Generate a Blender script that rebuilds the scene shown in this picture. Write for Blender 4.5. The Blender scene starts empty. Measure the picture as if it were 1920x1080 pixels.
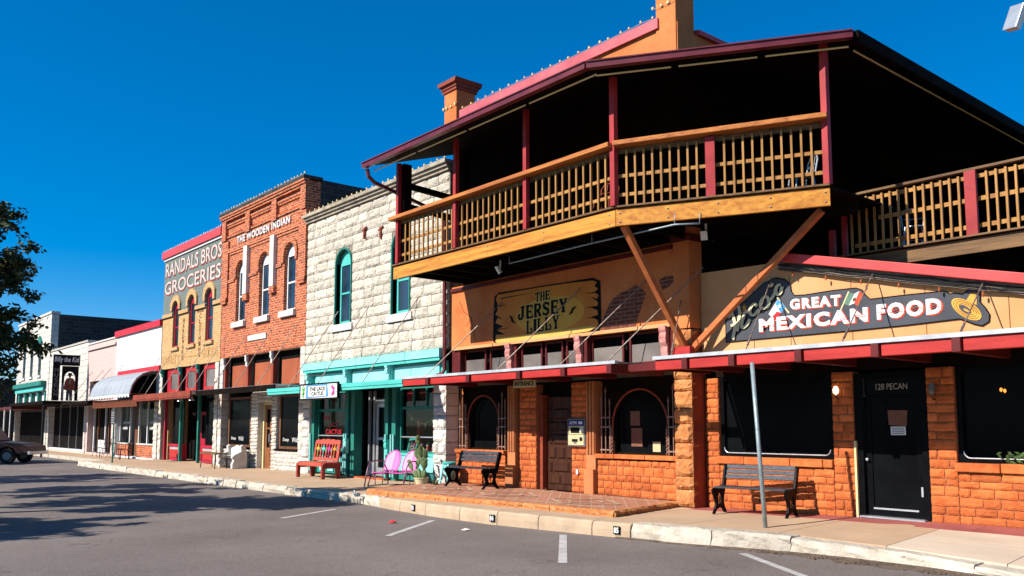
import bpy, bmesh, math, random
from mathutils import Vector, Matrix, Euler, geometry, noise
SC = bpy.context.scene
COL = SC.collection
R_ = math.radians
# ------------------------------------------------------------------ camera, light, exposure
CAMPOS = Vector((0.0, -13.157, 1.55)); HEAD = R_(40.053); PITCH = R_(5.605); FPX = 1610.0
cd = bpy.data.cameras.new('camera'); cam = bpy.data.objects.new('camera', cd); COL.objects.link(cam)
cd.sensor_width = 36.0; cd.lens = 36.0*FPX/1920.0; cd.shift_y = 100.0/1920.0
cd.clip_start = 0.1; cd.clip_end = 6000
cam.location = CAMPOS; cam.rotation_euler = (R_(90)+PITCH, 0, R_(90)-HEAD)
SC.camera = cam
SUN_EL = R_(35.5); SUN_AZ = R_(13.0)            # sun stands in front of the facades (-Y), a little to the left (-X)
SUNV = Vector((-math.sin(SUN_AZ)*math.cos(SUN_EL), -math.cos(SUN_AZ)*math.cos(SUN_EL), math.sin(SUN_EL)))
sl = bpy.data.lights.new('sun', 'SUN'); sl.energy = 5.0; sl.angle = R_(0.5); sl.color = (1.0, 0.95, 0.86)
so = bpy.data.objects.new('sun', sl); COL.objects.link(so)
so.rotation_euler = (-SUNV).to_track_quat('-Z', 'Y').to_euler()
W = bpy.data.worlds.new('World'); SC.world = W; W.use_nodes = True
wn = W.node_tree; wn.nodes.clear()
sky = wn.nodes.new('ShaderNodeTexSky'); sky.sky_type = 'NISHITA'; sky.sun_disc = False
sky.sun_elevation = SUN_EL
sky.sun_rotation = math.atan2(SUNV.x, SUNV.y)
sky.altitude = 600; sky.air_density = 0.9; sky.dust_density = 0.0; sky.ozone_density = 6.0
hsv = wn.nodes.new('ShaderNodeHueSaturation'); hsv.inputs['Saturation'].default_value = 1.55; hsv.inputs['Hue'].default_value = 0.502
bg = wn.nodes.new('ShaderNodeBackground'); bg.inputs['Strength'].default_value = 0.13
wo = wn.nodes.new('ShaderNodeOutputWorld')
gam = wn.nodes.new('ShaderNodeGamma'); gam.inputs[1].default_value = 0.82
wn.links.new(sky.outputs[0], gam.inputs[0]); wn.links.new(gam.outputs[0], hsv.inputs['Color']); wn.links.new(hsv.outputs[0], bg.inputs[0]); wn.links.new(bg.outputs[0], wo.inputs[0])
SC.view_settings.view_transform = 'Standard'; SC.view_settings.look = 'None'
SC.view_settings.exposure = 0.64; SC.view_settings.gamma = 1.0
SC.render.engine = 'CYCLES'; SC.cycles.use_denoising = True
SC.cycles.max_bounces = 6; SC.cycles.diffuse_bounces = 1; SC.cycles.glossy_bounces = 2; SC.cycles.transparent_max_bounces = 8

# survey helpers: the photograph's sight lines met with real planes of the street
_F0 = Vector((-math.cos(HEAD), math.sin(HEAD), 0)); _Rt = Vector((math.sin(HEAD), math.cos(HEAD), 0)); _Z = Vector((0, 0, 1))
_Fw = _F0*math.cos(PITCH)+_Z*math.sin(PITCH); _Up = -_F0*math.sin(PITCH)+_Z*math.cos(PITCH)
def _ray(px, py): return _Fw*FPX+_Rt*(px-960)-_Up*(py-640)
def onY(px, py, y=0.0):
    r = _ray(px, py); return CAMPOS+r*((y-CAMPOS.y)/r.y)
def onZ(px, py, z=0.0):
    r = _ray(px, py); return CAMPOS+r*((z-CAMPOS.z)/r.z)
def onX(px, py, x=0.0):
    r = _ray(px, py); return CAMPOS+r*((x-CAMPOS.x)/r.x)
def rx(px0, py0, px1, py1, y=0.0):               # rectangle on a facade plane: x0, x1, z0, z1
    a = onY(px0, py0, y); b = onY(px1, py1, y); return a.x, b.x, a.z, b.z

# ------------------------------------------------------------------ materials
def hexc(h, k=1.0):
    h = h.lstrip('#'); o = []
    for i in (0, 2, 4):
        v = int(h[i:i+2], 16)/255.0
        v = v/12.92 if v <= 0.04045 else ((v+0.055)/1.055)**2.4
        o.append(min(v*k, 0.95))
    return tuple(o)+(1.0,)
def _new(name):
    m = bpy.data.materials.new(name); m.use_nodes = True
    nt = m.node_tree; b = nt.nodes['Principled BSDF']; return m, nt, b
def _coord(nt, stretch=(1, 1, 1), flat=False):
    tc = nt.nodes.new('ShaderNodeTexCoord')
    if flat:
        sp = nt.nodes.new('ShaderNodeSeparateXYZ'); nt.links.new(tc.outputs['Object'], sp.inputs[0])
        ad = nt.nodes.new('ShaderNodeMath'); nt.links.new(sp.outputs[0], ad.inputs[0]); nt.links.new(sp.outputs[1], ad.inputs[1])
        cb = nt.nodes.new('ShaderNodeCombineXYZ'); nt.links.new(ad.outputs[0], cb.inputs[0]); nt.links.new(sp.outputs[2], cb.inputs[1])
        return cb.outputs[0]
    mp = nt.nodes.new('ShaderNodeMapping'); mp.inputs['Scale'].default_value = stretch
    nt.links.new(tc.outputs['Object'], mp.inputs[0]); return mp.outputs[0]
def _noise(nt, co, scale, detail=6, rough=0.6):
    n = nt.nodes.new('ShaderNodeTexNoise'); n.inputs['Scale'].default_value = scale
    n.inputs['Detail'].default_value = detail; n.inputs['Roughness'].default_value = rough
    nt.links.new(co, n.inputs['Vector']); return n.outputs[0]
def _ramp(nt, fac, stops):
    r = nt.nodes.new('ShaderNodeValToRGB'); e = r.color_ramp.elements
    while len(e) < len(stops): e.new(0.5)
    for i, (p, c) in enumerate(stops):
        e[i].position = p; e[i].color = c
    nt.links.new(fac, r.inputs[0]); return r.outputs[0]
def _mixc(nt, fac, a, b, mode='MIX'):
    m = nt.nodes.new('ShaderNodeMix'); m.data_type = 'RGBA'; m.blend_type = mode
    if isinstance(fac, (int, float)): m.inputs['Factor'].default_value = fac
    else: nt.links.new(fac, m.inputs['Factor'])
    for k, v in (('A', a), ('B', b)):
        s = [i for i in m.inputs if i.name == k and i.type == 'RGBA'][0]
        if isinstance(v, tuple): s.default_value = v
        else: nt.links.new(v, s)
    return [o for o in m.outputs if o.type == 'RGBA'][0]
def _bump(nt, h, b, strength, dist=0.02, prev=None):
    n = nt.nodes.new('ShaderNodeBump'); n.inputs['Strength'].default_value = strength; n.inputs['Distance'].default_value = dist
    nt.links.new(h, n.inputs['Height'])
    if prev: nt.links.new(prev, n.inputs['Normal'])
    nt.links.new(n.outputs[0], b.inputs['Normal']); return n.outputs[0]
def _island(nt, col, amt):
    g = nt.nodes.new('ShaderNodeNewGeometry'); mr = nt.nodes.new('ShaderNodeMapRange')
    mr.inputs['To Min'].default_value = 1-amt; mr.inputs['To Max'].default_value = 1+amt
    nt.links.new(g.outputs['Random Per Island'], mr.inputs[0])
    h = nt.nodes.new('ShaderNodeHueSaturation'); nt.links.new(col, h.inputs['Color']); nt.links.new(mr.outputs[0], h.inputs['Value'])
    return h.outputs[0]
def mat(name, col, col2=None, rough=0.75, scale=2.0, bump=0.25, bscale=40, metal=0.0, spec=0.3, island=0.0, stretch=(1, 1, 1), spots=None, spotamt=0.5, dist=0.02):
    m, nt, b = _new(name)
    co = _coord(nt, stretch)
    col2 = col2 or tuple(x*0.72 for x in col[:3])+(1,)
    f = _noise(nt, co, scale, 7, 0.62)
    c = _ramp(nt, f, [(0.32, col2), (0.62, col)])
    if spots:
        f2 = _noise(nt, co, scale*3.7, 9, 0.7)
        k = _ramp(nt, f2, [(spotamt, (0, 0, 0, 1)), (min(1, spotamt+0.08), (1, 1, 1, 1))])
        c = _mixc(nt, k, c, spots)
    if island: c = _island(nt, c, island)
    nt.links.new(c, b.inputs['Base Color'])
    b.inputs['Roughness'].default_value = rough; b.inputs['Metallic'].default_value = metal
    b.inputs['Specular IOR Level'].default_value = spec
    if bump: _bump(nt, _noise(nt, co, bscale, 6, 0.65), b, bump, dist)
    return m
def brickmat(name, c1, c2, mortar, bw, bh, ms, rough=0.9, bump=0.6, rock=0.0, blotch=None, blotchamt=0.55, rockscale=9, speck=0.0):
    m, nt, b = _new(name)
    co = _coord(nt, flat=True)
    nz = _noise(nt, co, 3.0, 3); 
    wob = nt.nodes.new('ShaderNodeVectorMath'); wob.operation = 'SCALE'
    n3 = nt.nodes.new('ShaderNodeTexNoise'); n3.inputs['Scale'].default_value = 4; nt.links.new(co, n3.inputs['Vector'])
    nt.links.new(n3.outputs['Color'], wob.inputs[0]); wob.inputs['Scale'].default_value = ms*1.2
    ad = nt.nodes.new('ShaderNodeVectorMath'); nt.links.new(co, ad.inputs[0]); nt.links.new(wob.outputs[0], ad.inputs[1])
    t = nt.nodes.new('ShaderNodeTexBrick'); nt.links.new(ad.outputs[0], t.inputs['Vector'])
    t.inputs['Color1'].default_value = c1; t.inputs['Color2'].default_value = c2; t.inputs['Mortar'].default_value = mortar
    t.inputs['Scale'].default_value = 1.0; t.inputs['Brick Width'].default_value = bw; t.inputs['Row Height'].default_value = bh
    t.inputs['Mortar Size'].default_value = ms; t.inputs['Mortar Smooth'].default_value = 0.2; t.inputs['Bias'].default_value = -0.1
    g = _noise(nt, co, rockscale, 8, 0.7)
    c = _mixc(nt, 0.55, t.outputs['Color'], _ramp(nt, g, [(0.3, (0.62, 0.62, 0.62, 1)), (0.6, (1.05, 1.05, 1.05, 1))]), 'MULTIPLY')
    if speck:
        k3 = _ramp(nt, _noise(nt, co, 11, 5, 0.75), [(0.36, (1-speck, 1-speck, 1-speck, 1)), (0.5, (1, 1, 1, 1)), (0.64, (1+speck*.8,)*3+(1,))])
        c = _mixc(nt, 1.0, c, k3, 'MULTIPLY')
    if blotch:
        f2 = _noise(nt, co, 0.9, 9, 0.72)
        k = _ramp(nt, f2, [(blotchamt, (0, 0, 0, 1)), (blotchamt+0.14, (0.8, 0.8, 0.8, 1))])
        c = _mixc(nt, k, c, blotch)
    nt.links.new(c, b.inputs['Base Color']); b.inputs['Roughness'].default_value = rough; b.inputs['Specular IOR Level'].default_value = 0.2
    inv = nt.nodes.new('ShaderNodeMath'); inv.operation = 'SUBTRACT'; inv.inputs[0].default_value = 1.0
    nt.links.new(t.outputs['Fac'], inv.inputs[1])
    p = _bump(nt, inv.outputs[0], b, bump, 0.02)
    if rock: _bump(nt, g, b, rock, 0.08, p)
    return m
def wood(name, col, col2, axis=0, rough=0.65, scale=5, knots=None, spec=0.3, grain=10):
    st = [grain, grain, grain]; st[axis] = 0.8
    return mat(name, col, col2, rough, scale*0.25, 0.25, 6, stretch=tuple(st), spec=spec, spots=knots, spotamt=0.66)
def glow(name, col, k):
    m, nt, b = _new(name); b.inputs['Emission Color'].default_value = col; b.inputs['Emission Strength'].default_value = k
    b.inputs['Base Color'].default_value = col; return m
def clear_glass(name):
    m = bpy.data.materials.new(name); m.use_nodes = True; nt = m.node_tree; nt.nodes.clear()
    o = nt.nodes.new('ShaderNodeOutputMaterial'); mx = nt.nodes.new('ShaderNodeMixShader'); t = nt.nodes.new('ShaderNodeBsdfTransparent'); g = nt.nodes.new('ShaderNodeBsdfGlossy')
    t.inputs[0].default_value = (0.82, 0.86, 0.85, 1); g.inputs['Roughness'].default_value = 0.03; g.inputs['Color'].default_value = (.5, .5, .5, 1); mx.inputs[0].default_value = 0.05
    nt.links.new(t.outputs[0], mx.inputs[1]); nt.links.new(g.outputs[0], mx.inputs[2]); nt.links.new(mx.outputs[0], o.inputs[0]); return m

BLK = (0.006, 0.006, 0.007, 1)
M = {}
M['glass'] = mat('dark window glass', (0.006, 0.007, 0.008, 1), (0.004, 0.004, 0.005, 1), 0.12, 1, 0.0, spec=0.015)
M['glass_blue'] = mat('upper window glass', (0.03, 0.055, 0.085, 1), (0.006, 0.012, 0.02, 1), 0.08, 0.6, 0.02, 2, spec=0.35)
M['glass_grey'] = mat('dusty transom glass', hexc('#8a8078', .75), hexc('#5c5552', .7), 0.4, 0.7, 0.0, spec=0.3)
M['clear'] = clear_glass('shop window glass')
M['dark'] = mat('dark interior and shade', (0.010, 0.008, 0.007, 1), (0.004, 0.003, 0.003, 1), 0.9, 2, 0, spec=0.05)  # near black; also fills the far shop openings with canopy shade
M['black_paint'] = mat('black gloss paint', (0.005, 0.005, 0.006, 1), (0.003, 0.003, 0.004, 1), 0.35, 6, 0.2, 30, spec=0.04)
M['slat'] = mat('weathered black bench paint', (0.030, 0.038, 0.055, 1), (0.008, 0.009, 0.011, 1), 0.45, 8, 0.35, 30, stretch=(.6, 6, 6), spec=0.45)
M['black_metal'] = mat('black iron', (0.02, 0.02, 0.022, 1), None, 0.5, 6, 0.1, metal=0.3)
M['stucco'] = mat('orange stucco', (0.62, 0.195, 0.060, 1), (0.48, 0.115, 0.030, 1), 0.9, 0.8, 0.35, 45, spots=(0.60, 0.30, 0.11, 1), spotamt=0.6)
M['stucco_sign'] = mat('peach painted boards', (0.63, 0.325, 0.145, 1), (0.56, 0.245, 0.09, 1), 0.85, 0.6, 0.2, 40, spots=(0.5, 0.24, .08, 1), spotamt=0.68)
M['redpaint'] = mat('red painted wood', (0.46, 0.026, 0.020, 1), (0.34, 0.015, 0.013, 1), 0.55, 1.5, 0.35, 30, stretch=(1, 6, 6), spots=(0.2, 0.04, 0.03, 1), spotamt=0.66)
M['redpost'] = mat('red painted post', (0.38, 0.028, 0.030, 1), (0.26, 0.014, 0.016, 1), 0.55, 2, 0.2, 30, spots=(0.45, 0.12, 0.09, 1), spotamt=0.68)
M['darkred'] = mat('dark red trim', (0.115, 0.008, 0.007, 1), (0.06, 0.004, 0.004, 1), 0.55, 2, 0.15, 30)
M['gutter'] = mat('maroon gutter metal', (0.15, 0.020, 0.024, 1), (0.09, 0.010, 0.013, 1), 0.35, 2, 0.05, 30, spec=0.5)
M['coping'] = mat('rose red metal coping', (0.55, 0.12, 0.13, 1), (0.42, 0.07, 0.08, 1), 0.4, 1.2, 0.05, 20, spec=0.5)
M['coping_red'] = mat('red metal coping', (0.62, 0.055, 0.05, 1), (0.52, 0.04, 0.035, 1), 0.45, 1.2, 0.08, 20, spec=0.4)
M['bright_red'] = mat('bright red paint', (0.60, 0.020, 0.030, 1), (0.48, 0.012, 0.02, 1), 0.5, 1.5, 0.08, 30)
M['crimson'] = mat('crimson shopfront paint', (0.40, 0.012, 0.035, 1), (0.27, 0.008, 0.02, 1), 0.5, 2, 0.08, 30)
M['deckwood'] = wood('golden stained beam', (0.60, 0.26, 0.034, 1), (0.34, 0.105, 0.013, 1), 0, knots=(0.12, 0.04, 0.01, 1))
M['handrail'] = wood('orange stained handrail', (0.50, 0.175, 0.036, 1), (0.28, 0.07, 0.016, 1), 0, knots=(0.10, 0.03, 0.01, 1))
M['baluster'] = wood('pale baluster wood', (0.44, 0.215, 0.055, 1), (0.24, 0.10, 0.024, 1), 2)
M['weathered'] = wood('weathered brown beam', (0.20, 0.105, 0.04, 1), (0.07, 0.035, 0.016, 1), 0, knots=(0.45, 0.38, 0.3, 1))
M['darkwood'] = mat('dark timber and shade', (0.012, 0.007, 0.004, 1), (0.005, 0.003, 0.002, 1), 0.85, 2, 0.2, 30, spec=0.05)  # near black timber; porch walls and soffit carry their shade in this colour
M['doorwood'] = wood('dark carved door wood', (0.065, 0.022, 0.011, 1), (0.025, 0.008, 0.004, 1), 2, rough=0.45, spec=0.2)
M['oakdoor'] = wood('orange oak door', (0.30, 0.115, 0.04, 1), (0.16, 0.05, 0.018, 1), 2, rough=0.45, spec=0.4)
M['brownwood'] = wood('brown trim wood', (0.17, 0.07, 0.025, 1), (0.09, 0.03, 0.012, 1), 2)
M['tin'] = mat('grey canopy sheet metal', (0.52, 0.53, 0.55, 1), (0.36, 0.36, 0.38, 1), 0.5, 3, 0.1, 20, metal=0.2, spots=(0.22, 0.14, 0.10, 1), spotamt=0.7)
M['galv'] = mat('galvanised steel', (0.30, 0.36, 0.37, 1), (0.20, 0.24, 0.25, 1), 0.45, 9, 0.1, 30, metal=0.3)
M['rod'] = mat('rusty steel rod', (0.30, 0.24, 0.20, 1), (0.12, 0.07, 0.05, 1), 0.55, 9, 0.0, metal=0.4)
M['chrome'] = mat('aluminium', (0.55, 0.56, 0.58, 1), (0.42, 0.43, 0.45, 1), 0.35, 4, 0.0, metal=0.6)
M['white'] = mat('white paint', (0.74, 0.72, 0.70, 1), (0.62, 0.60, 0.58, 1), 0.7, 2, 0.1, 30)
M['cream'] = mat('cream lettering paint', (0.72, 0.56, 0.28, 1), (0.62, 0.45, 0.2, 1), 0.7, 2, 0.05)
M['whitewash'] = brickmat('white painted brick', (0.72, 0.71, 0.73, 1), (0.66, 0.65, 0.67, 1), (0.58, 0.57, 0.6, 1), 0.28, 0.09, 0.008, bump=0.35)
M['pinkwash'] = brickmat('pale pink painted brick', (0.62, 0.45, 0.41, 1), (0.56, 0.40, 0.36, 1), (0.58, 0.42, 0.37, 1), 0.28, 0.09, 0.010, bump=0.35)
M['redbrick'] = brickmat('old orange red brick', (0.56, 0.125, 0.040, 1), (0.28, 0.045, 0.016, 1), (0.62, 0.38, 0.25, 1), 0.27, 0.088, 0.010, bump=0.9, blotch=(0.62, 0.30, 0.17, 1), blotchamt=0.60, speck=0.55)
M['darkbrick'] = brickmat('dark stone with side wall shade', (0.060, 0.055, 0.052, 1), (0.030, 0.028, 0.027, 1), (0.10, 0.09, 0.085, 1), 0.55, 0.24, 0.018, bump=0.8, rock=0.5)  # dark tone puts the shade of the unlit side walls into the stone
M['ochrebrick'] = brickmat('ochre painted brick', (0.60, 0.375, 0.18, 1), (0.51, 0.30, 0.13, 1), (0.42, 0.24, 0.09, 1), 0.27, 0.088, 0.008, bump=0.6, speck=0.3)
M['greenbrick'] = brickmat('grey green painted brick', (0.175, 0.205, 0.185, 1), (0.145, 0.17, 0.155, 1), (0.12, 0.14, 0.13, 1), 0.27, 0.088, 0.008, bump=0.45)
M['limestone'] = brickmat('cream rock faced limestone', (0.30, 0.25, 0.19, 1), (0.26, 0.21, 0.16, 1), (0.18, 0.15, 0.11, 1), 0.62, 0.30, 0.014, bump=0.9, rock=0.9)
M['palestone'] = brickmat('pale dressed stone', (0.64, 0.59, 0.52, 1), (0.57, 0.52, 0.45, 1), (0.42, 0.38, 0.33, 1), 0.75, 0.36, 0.018, bump=0.8, rock=0.5)
M['underbrick'] = brickmat('bare dark brick', (0.20, 0.05, 0.028, 1), (0.14, 0.035, 0.02, 1), (0.26, 0.16, 0.11, 1), 0.25, 0.085, 0.011, bump=0.9)
M['sandstone'] = mat('orange sandstone', (0.58, 0.15, 0.040, 1), (0.42, 0.085, 0.019, 1), 0.9, 5, 0.7, 26, island=0.24, spots=(0.24, 0.075, 0.03, 1), spotamt=0.655)
M['pierstone'] = mat('pale orange rock faced stone', (0.56, 0.225, 0.075, 1), (0.42, 0.125, 0.034, 1), 0.9, 4, 0.8, 20, island=0.12, spots=(0.66, 0.42, 0.25, 1), spotamt=0.58)
M['mortar'] = mat('tan mortar', (0.40, 0.13, 0.055, 1), (0.27, 0.075, 0.03, 1), 0.95, 6, 0.3)
M['creamstone'] = mat('cream rubble stone', (0.64, 0.58, 0.50, 1), (0.50, 0.44, 0.36, 1), 0.9, 5, 0.6, 22, island=0.15)
M['sill'] = mat('pale stone sill', (0.66, 0.62, 0.57, 1), (0.5, 0.46, 0.42, 1), 0.85, 4, 0.3, 24)
M['kerbstone'] = mat('limestone kerb', (0.58, 0.50, 0.40, 1), (0.40, 0.33, 0.25, 1), 0.9, 3, 0.8, 14, island=0.10, spots=(0.25, 0.19, 0.13, 1), spotamt=0.64, dist=0.04)
M['kerbconcrete'] = mat('tan concrete kerb', (0.50, 0.355, 0.235, 1), (0.38, 0.27, 0.175, 1), 0.9, 3, 0.35, 30, spots=(0.24, 0.17, 0.11, 1), spotamt=0.68)
M['pavement'] = mat('tan concrete pavement', (0.52, 0.345, 0.215, 1), (0.43, 0.28, 0.175, 1), 0.9, 0.9, 0.2, 60, spots=(0.24, 0.17, 0.12, 1), spotamt=0.67)
M['roadline'] = mat('worn white road paint', (0.52, 0.48, 0.45, 1), (0.36, 0.33, 0.31, 1), 0.85, 6, 0.2, 50, spots=(0.18, 0.16, 0.155, 1), spotamt=0.63)
M['redstrip'] = mat('dull red painted kerb strip', (0.36, 0.10, 0.085, 1), (0.26, 0.065, 0.055, 1), 0.8, 1.5, 0.15, 40)
M['terra'] = brickmat('terracotta floor tile', (0.46, 0.205, 0.125, 1), (0.38, 0.155, 0.09, 1), (0.5, 0.36, 0.27, 1), 0.3, 0.3, 0.01, bump=0.1)
M['teal'] = mat('turquoise paint', (0.085, 0.50, 0.43, 1), (0.06, 0.40, 0.345, 1), 0.6, 1.2, 0.1, 30)
M['paleteal'] = mat('pale turquoise paint', (0.26, 0.68, 0.64, 1), (0.20, 0.58, 0.54, 1), 0.6, 1.2, 0.1, 30)
M['deepteal'] = mat('deep sea green paint', (0.02, 0.20, 0.155, 1), (0.012, 0.13, 0.10, 1), 0.6, 1.2, 0.1, 30)
M['slate'] = mat('charcoal sign paint', (0.060, 0.062, 0.075, 1), (0.040, 0.041, 0.050, 1), 0.6, 1.5, 0.15, 30)
M['signred'] = mat('orange red letter edge', (0.62, 0.06, 0.02, 1), None, 0.6, 4, 0.0)
M['signgold'] = mat('golden sign paint', (0.60, 0.215, 0.026, 1), (0.48, 0.12, 0.014, 1), 0.7, 0.9, 0.15, 40)
M['signlight'] = mat('pale gold sign paint', (0.62, 0.40, 0.10, 1), (0.58, 0.33, 0.06, 1), 0.7, 1.0, 0.1, 40)
M['ink'] = mat('black sign paint', (0.008, 0.007, 0.006, 1), None, 0.7, 4, 0.0, spec=0.1)
M['hat'] = mat('golden straw paint', (0.62, 0.34, 0.06, 1), (0.52, 0.25, 0.035, 1), 0.7, 5, 0.0)
M['pink'] = mat('hot pink enamel', (0.55, 0.045, 0.30, 1), (0.47, 0.032, 0.24, 1), 0.45, 2, 0.03, 20, spec=0.5)
M['plum'] = mat('plum tube enamel', (0.16, 0.05, 0.10, 1), None, 0.35, 3, 0.0, spec=0.5)
M['cactus'] = mat('cactus pad green', (0.115, 0.165, 0.060, 1), (0.07, 0.105, 0.04, 1), 0.65, 6, 0.2, 60, island=0.25)
M['pot'] = mat('cream plastic pot', (0.60, 0.50, 0.31, 1), (0.5, 0.41, 0.25, 1), 0.6, 3, 0.0)
M['benchred'] = wood('salmon red bench wood', (0.52, 0.085, 0.045, 1), (0.38, 0.045, 0.026, 1), 0, rough=0.5, spec=0.4)
M['benchdark'] = wood('dark red bench wood', (0.34, 0.035, 0.022, 1), (0.21, 0.018, 0.012, 1), 1, rough=0.5, spec=0.4)
M['leaf'] = mat('dark tree leaf', (0.055, 0.075, 0.022, 1), (0.016, 0.026, 0.008, 1), 0.6, 3, 0.0, island=0.45, spec=0.25)
M['leaf2'] = mat('green plant leaf', (0.07, 0.12, 0.03, 1), (0.035, 0.06, 0.018, 1), 0.6, 3, 0.0, island=0.35)
M['bark'] = mat('grey brown bark', (0.09, 0.07, 0.055, 1), (0.04, 0.03, 0.024, 1), 0.95, 9, 0.6, 18)
M['atm_blue'] = mat('atm blue panel', (0.018, 0.02, 0.16, 1), None, 0.4, 3, 0)
M['atm_cream'] = mat('atm cream plastic', (0.56, 0.48, 0.27, 1), (0.48, 0.40, 0.22, 1), 0.5, 3, 0.05)
M['grey'] = mat('grey plastic', (0.18, 0.18, 0.18, 1), None, 0.5, 3, 0.05)
M['copperred'] = mat('rust red metal trim', (0.28, 0.050, 0.020, 1), (0.18, 0.03, 0.014, 1), 0.6, 3, 0.15, 30)
M['panel_rust'] = mat('rust brown board', (0.34, 0.085, 0.030, 1), (0.26, 0.06, 0.022, 1), 0.7, 0.8, 0.1, 30)
M['shingle'] = brickmat('brown wood shingle', (0.20, 0.055, 0.025, 1), (0.13, 0.035, 0.016, 1), (0.05, 0.014, 0.008, 1), 0.12, 0.11, 0.008, bump=0.8)
M['awning'] = mat('silver blue sheet awning', (0.38, 0.395, 0.42, 1), (0.32, 0.335, 0.355, 1), 0.55, 0.8, 0.1, 20, metal=0.3, spec=0.5)
M['truck'] = mat('shade darkened truck paint', (0.040, 0.010, 0.006, 1), (0.025, 0.006, 0.004, 1), 0.4, 2, 0.0, spec=0.3)  # brown deepened so the paint itself holds the tree shade
M['rubber'] = mat('tyre rubber', (0.012, 0.012, 0.012, 1), None, 0.85, 5, 0.1)
M['jacket'] = mat('rust brown jacket paint', (0.22, 0.055, 0.022, 1), (0.13, 0.03, 0.014, 1), 0.7, 7, 0.1)
M['skin'] = mat('painted skin', (0.42, 0.20, 0.12, 1), None, 0.7, 5, 0.0)
M['yellow'] = mat('yellow paint', (0.62, 0.40, 0.03, 1), None, 0.6, 3, 0)
M['orange'] = mat('orange paint', (0.66, 0.22, 0.02, 1), None, 0.6, 3, 0)
M['blue'] = mat('flag blue paint', (0.06, 0.28, 0.55, 1), None, 0.6, 3, 0)
M['green'] = mat('bright green paint', (0.10, 0.42, 0.06, 1), None, 0.6, 3, 0)
M['flaggreen'] = mat('grey green paint', (0.10, 0.19, 0.13, 1), None, 0.6, 3, 0)
M['magenta'] = mat('magenta paint', (0.55, 0.03, 0.22, 1), None, 0.6, 3, 0)
M['paper'] = mat('paper notice', (0.42, 0.36, 0.33, 1), (0.33, 0.28, 0.26, 1), 0.8, 9, 0)
M['brownpaper'] = mat('brown paper notice', (0.20, 0.085, 0.05, 1), None, 0.8, 9, 0)
M['dirt'] = mat('gutter dirt', (0.16, 0.11, 0.075, 1), (0.075, 0.05, 0.035, 1), 0.95, 7, 0.6, 50)
M['limeblock'] = mat('rock faced cream limestone block', (0.64, 0.57, 0.465, 1), (0.50, 0.43, 0.34, 1), 0.92, 3.5, 1.0, 13, island=0.14, spots=(0.16, 0.12, 0.085, 1), spotamt=0.665, dist=0.06)
M['weatherstone'] = mat('stained cornice stone', (0.42, 0.35, 0.26, 1), (0.20, 0.16, 0.12, 1), 0.9, 3, 0.5, 18)
M['palestone2'] = mat('white rock faced pier stone', (0.66, 0.61, 0.56, 1), (0.54, 0.49, 0.44, 1), 0.9, 4, 0.7, 18, island=0.1)
M['braceorange'] = mat('orange painted timber brace', (0.50, 0.155, 0.045, 1), (0.40, 0.10, 0.03, 1), 0.6, 2, 0.15, 30, stretch=(1, 4, 4))
M['pinkstone'] = mat('pink painted corbel', (0.56, 0.26, 0.23, 1), (0.34, 0.10, 0.09, 1), 0.8, 12, 0.5, 30)
M['pilaster'] = mat('orange painted pilaster', (0.48, 0.175, 0.065, 1), (0.38, 0.12, 0.04, 1), 0.7, 2, 0.15, 30)
M['grille'] = mat('bronze painted iron grille', (0.34, 0.20, 0.14, 1), (0.22, 0.10, 0.07, 1), 0.5, 8, 0.1, metal=0.2)
M['rustsheet'] = mat('weathered dark canopy sheet', (0.13, 0.085, 0.06, 1), (0.07, 0.045, 0.035, 1), 0.8, 2, 0.2, 20)
M['newpavement'] = mat('pale new concrete pavement', (0.60, 0.47, 0.35, 1), (0.50, 0.38, 0.28, 1), 0.9, 1.2, 0.3, 50, stretch=(.4, 1.5, 1), spots=(0.36, 0.26, 0.19, 1), spotamt=0.68)
M['fadedpaint'] = mat('faded brown wall paint', (0.34, 0.17, 0.07, 1), (0.52, 0.31, 0.11, 1), 0.9, 7, 0.2, 30)
M['inlay'] = mat('pale floor tile border', (0.52, 0.34, 0.22, 1), (0.42, 0.22, 0.13, 1), 0.8, 5, 0.1)
M['oldred'] = mat('faded dark red letter edge', (0.34, 0.045, 0.035, 1), (0.24, 0.03, 0.025, 1), 0.8, 6, 0.0)
M['fadedwhite'] = mat('faded white wall lettering', (0.58, 0.50, 0.45, 1), (0.40, 0.32, 0.28, 1), 0.85, 7, 0.1)
M['palecream'] = mat('pale cream sign paint', (0.78, 0.68, 0.42, 1), None, 0.7, 3, 0.0)
M['canopysheet'] = mat('low bounce canopy roofing', (0.30, 0.24, 0.20, 1), (0.18, 0.13, 0.11, 1), 0.8, 2, 0.2, 20)  # roof tone darkened to cut light bounced onto the sign wall
M['greyboard'] = mat('weathered grey board', (0.26, 0.20, 0.16, 1), (0.10, 0.07, 0.05, 1), 0.9, 6, 0.6, 20, stretch=(1, 8, 8))
M['signcentre'] = mat('yellow sign paint', (0.64, 0.32, 0.04, 1), (0.60, 0.25, 0.028, 1), 0.7, 1.0, 0.15, 40)
M['lampglow'] = glow('lit porch lamp glass', (1.0, 0.78, 0.5, 1), 1.6)
M['amberglow'] = glow('amber lamp glass', (1.0, 0.32, 0.05, 1), 1.2)
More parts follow.
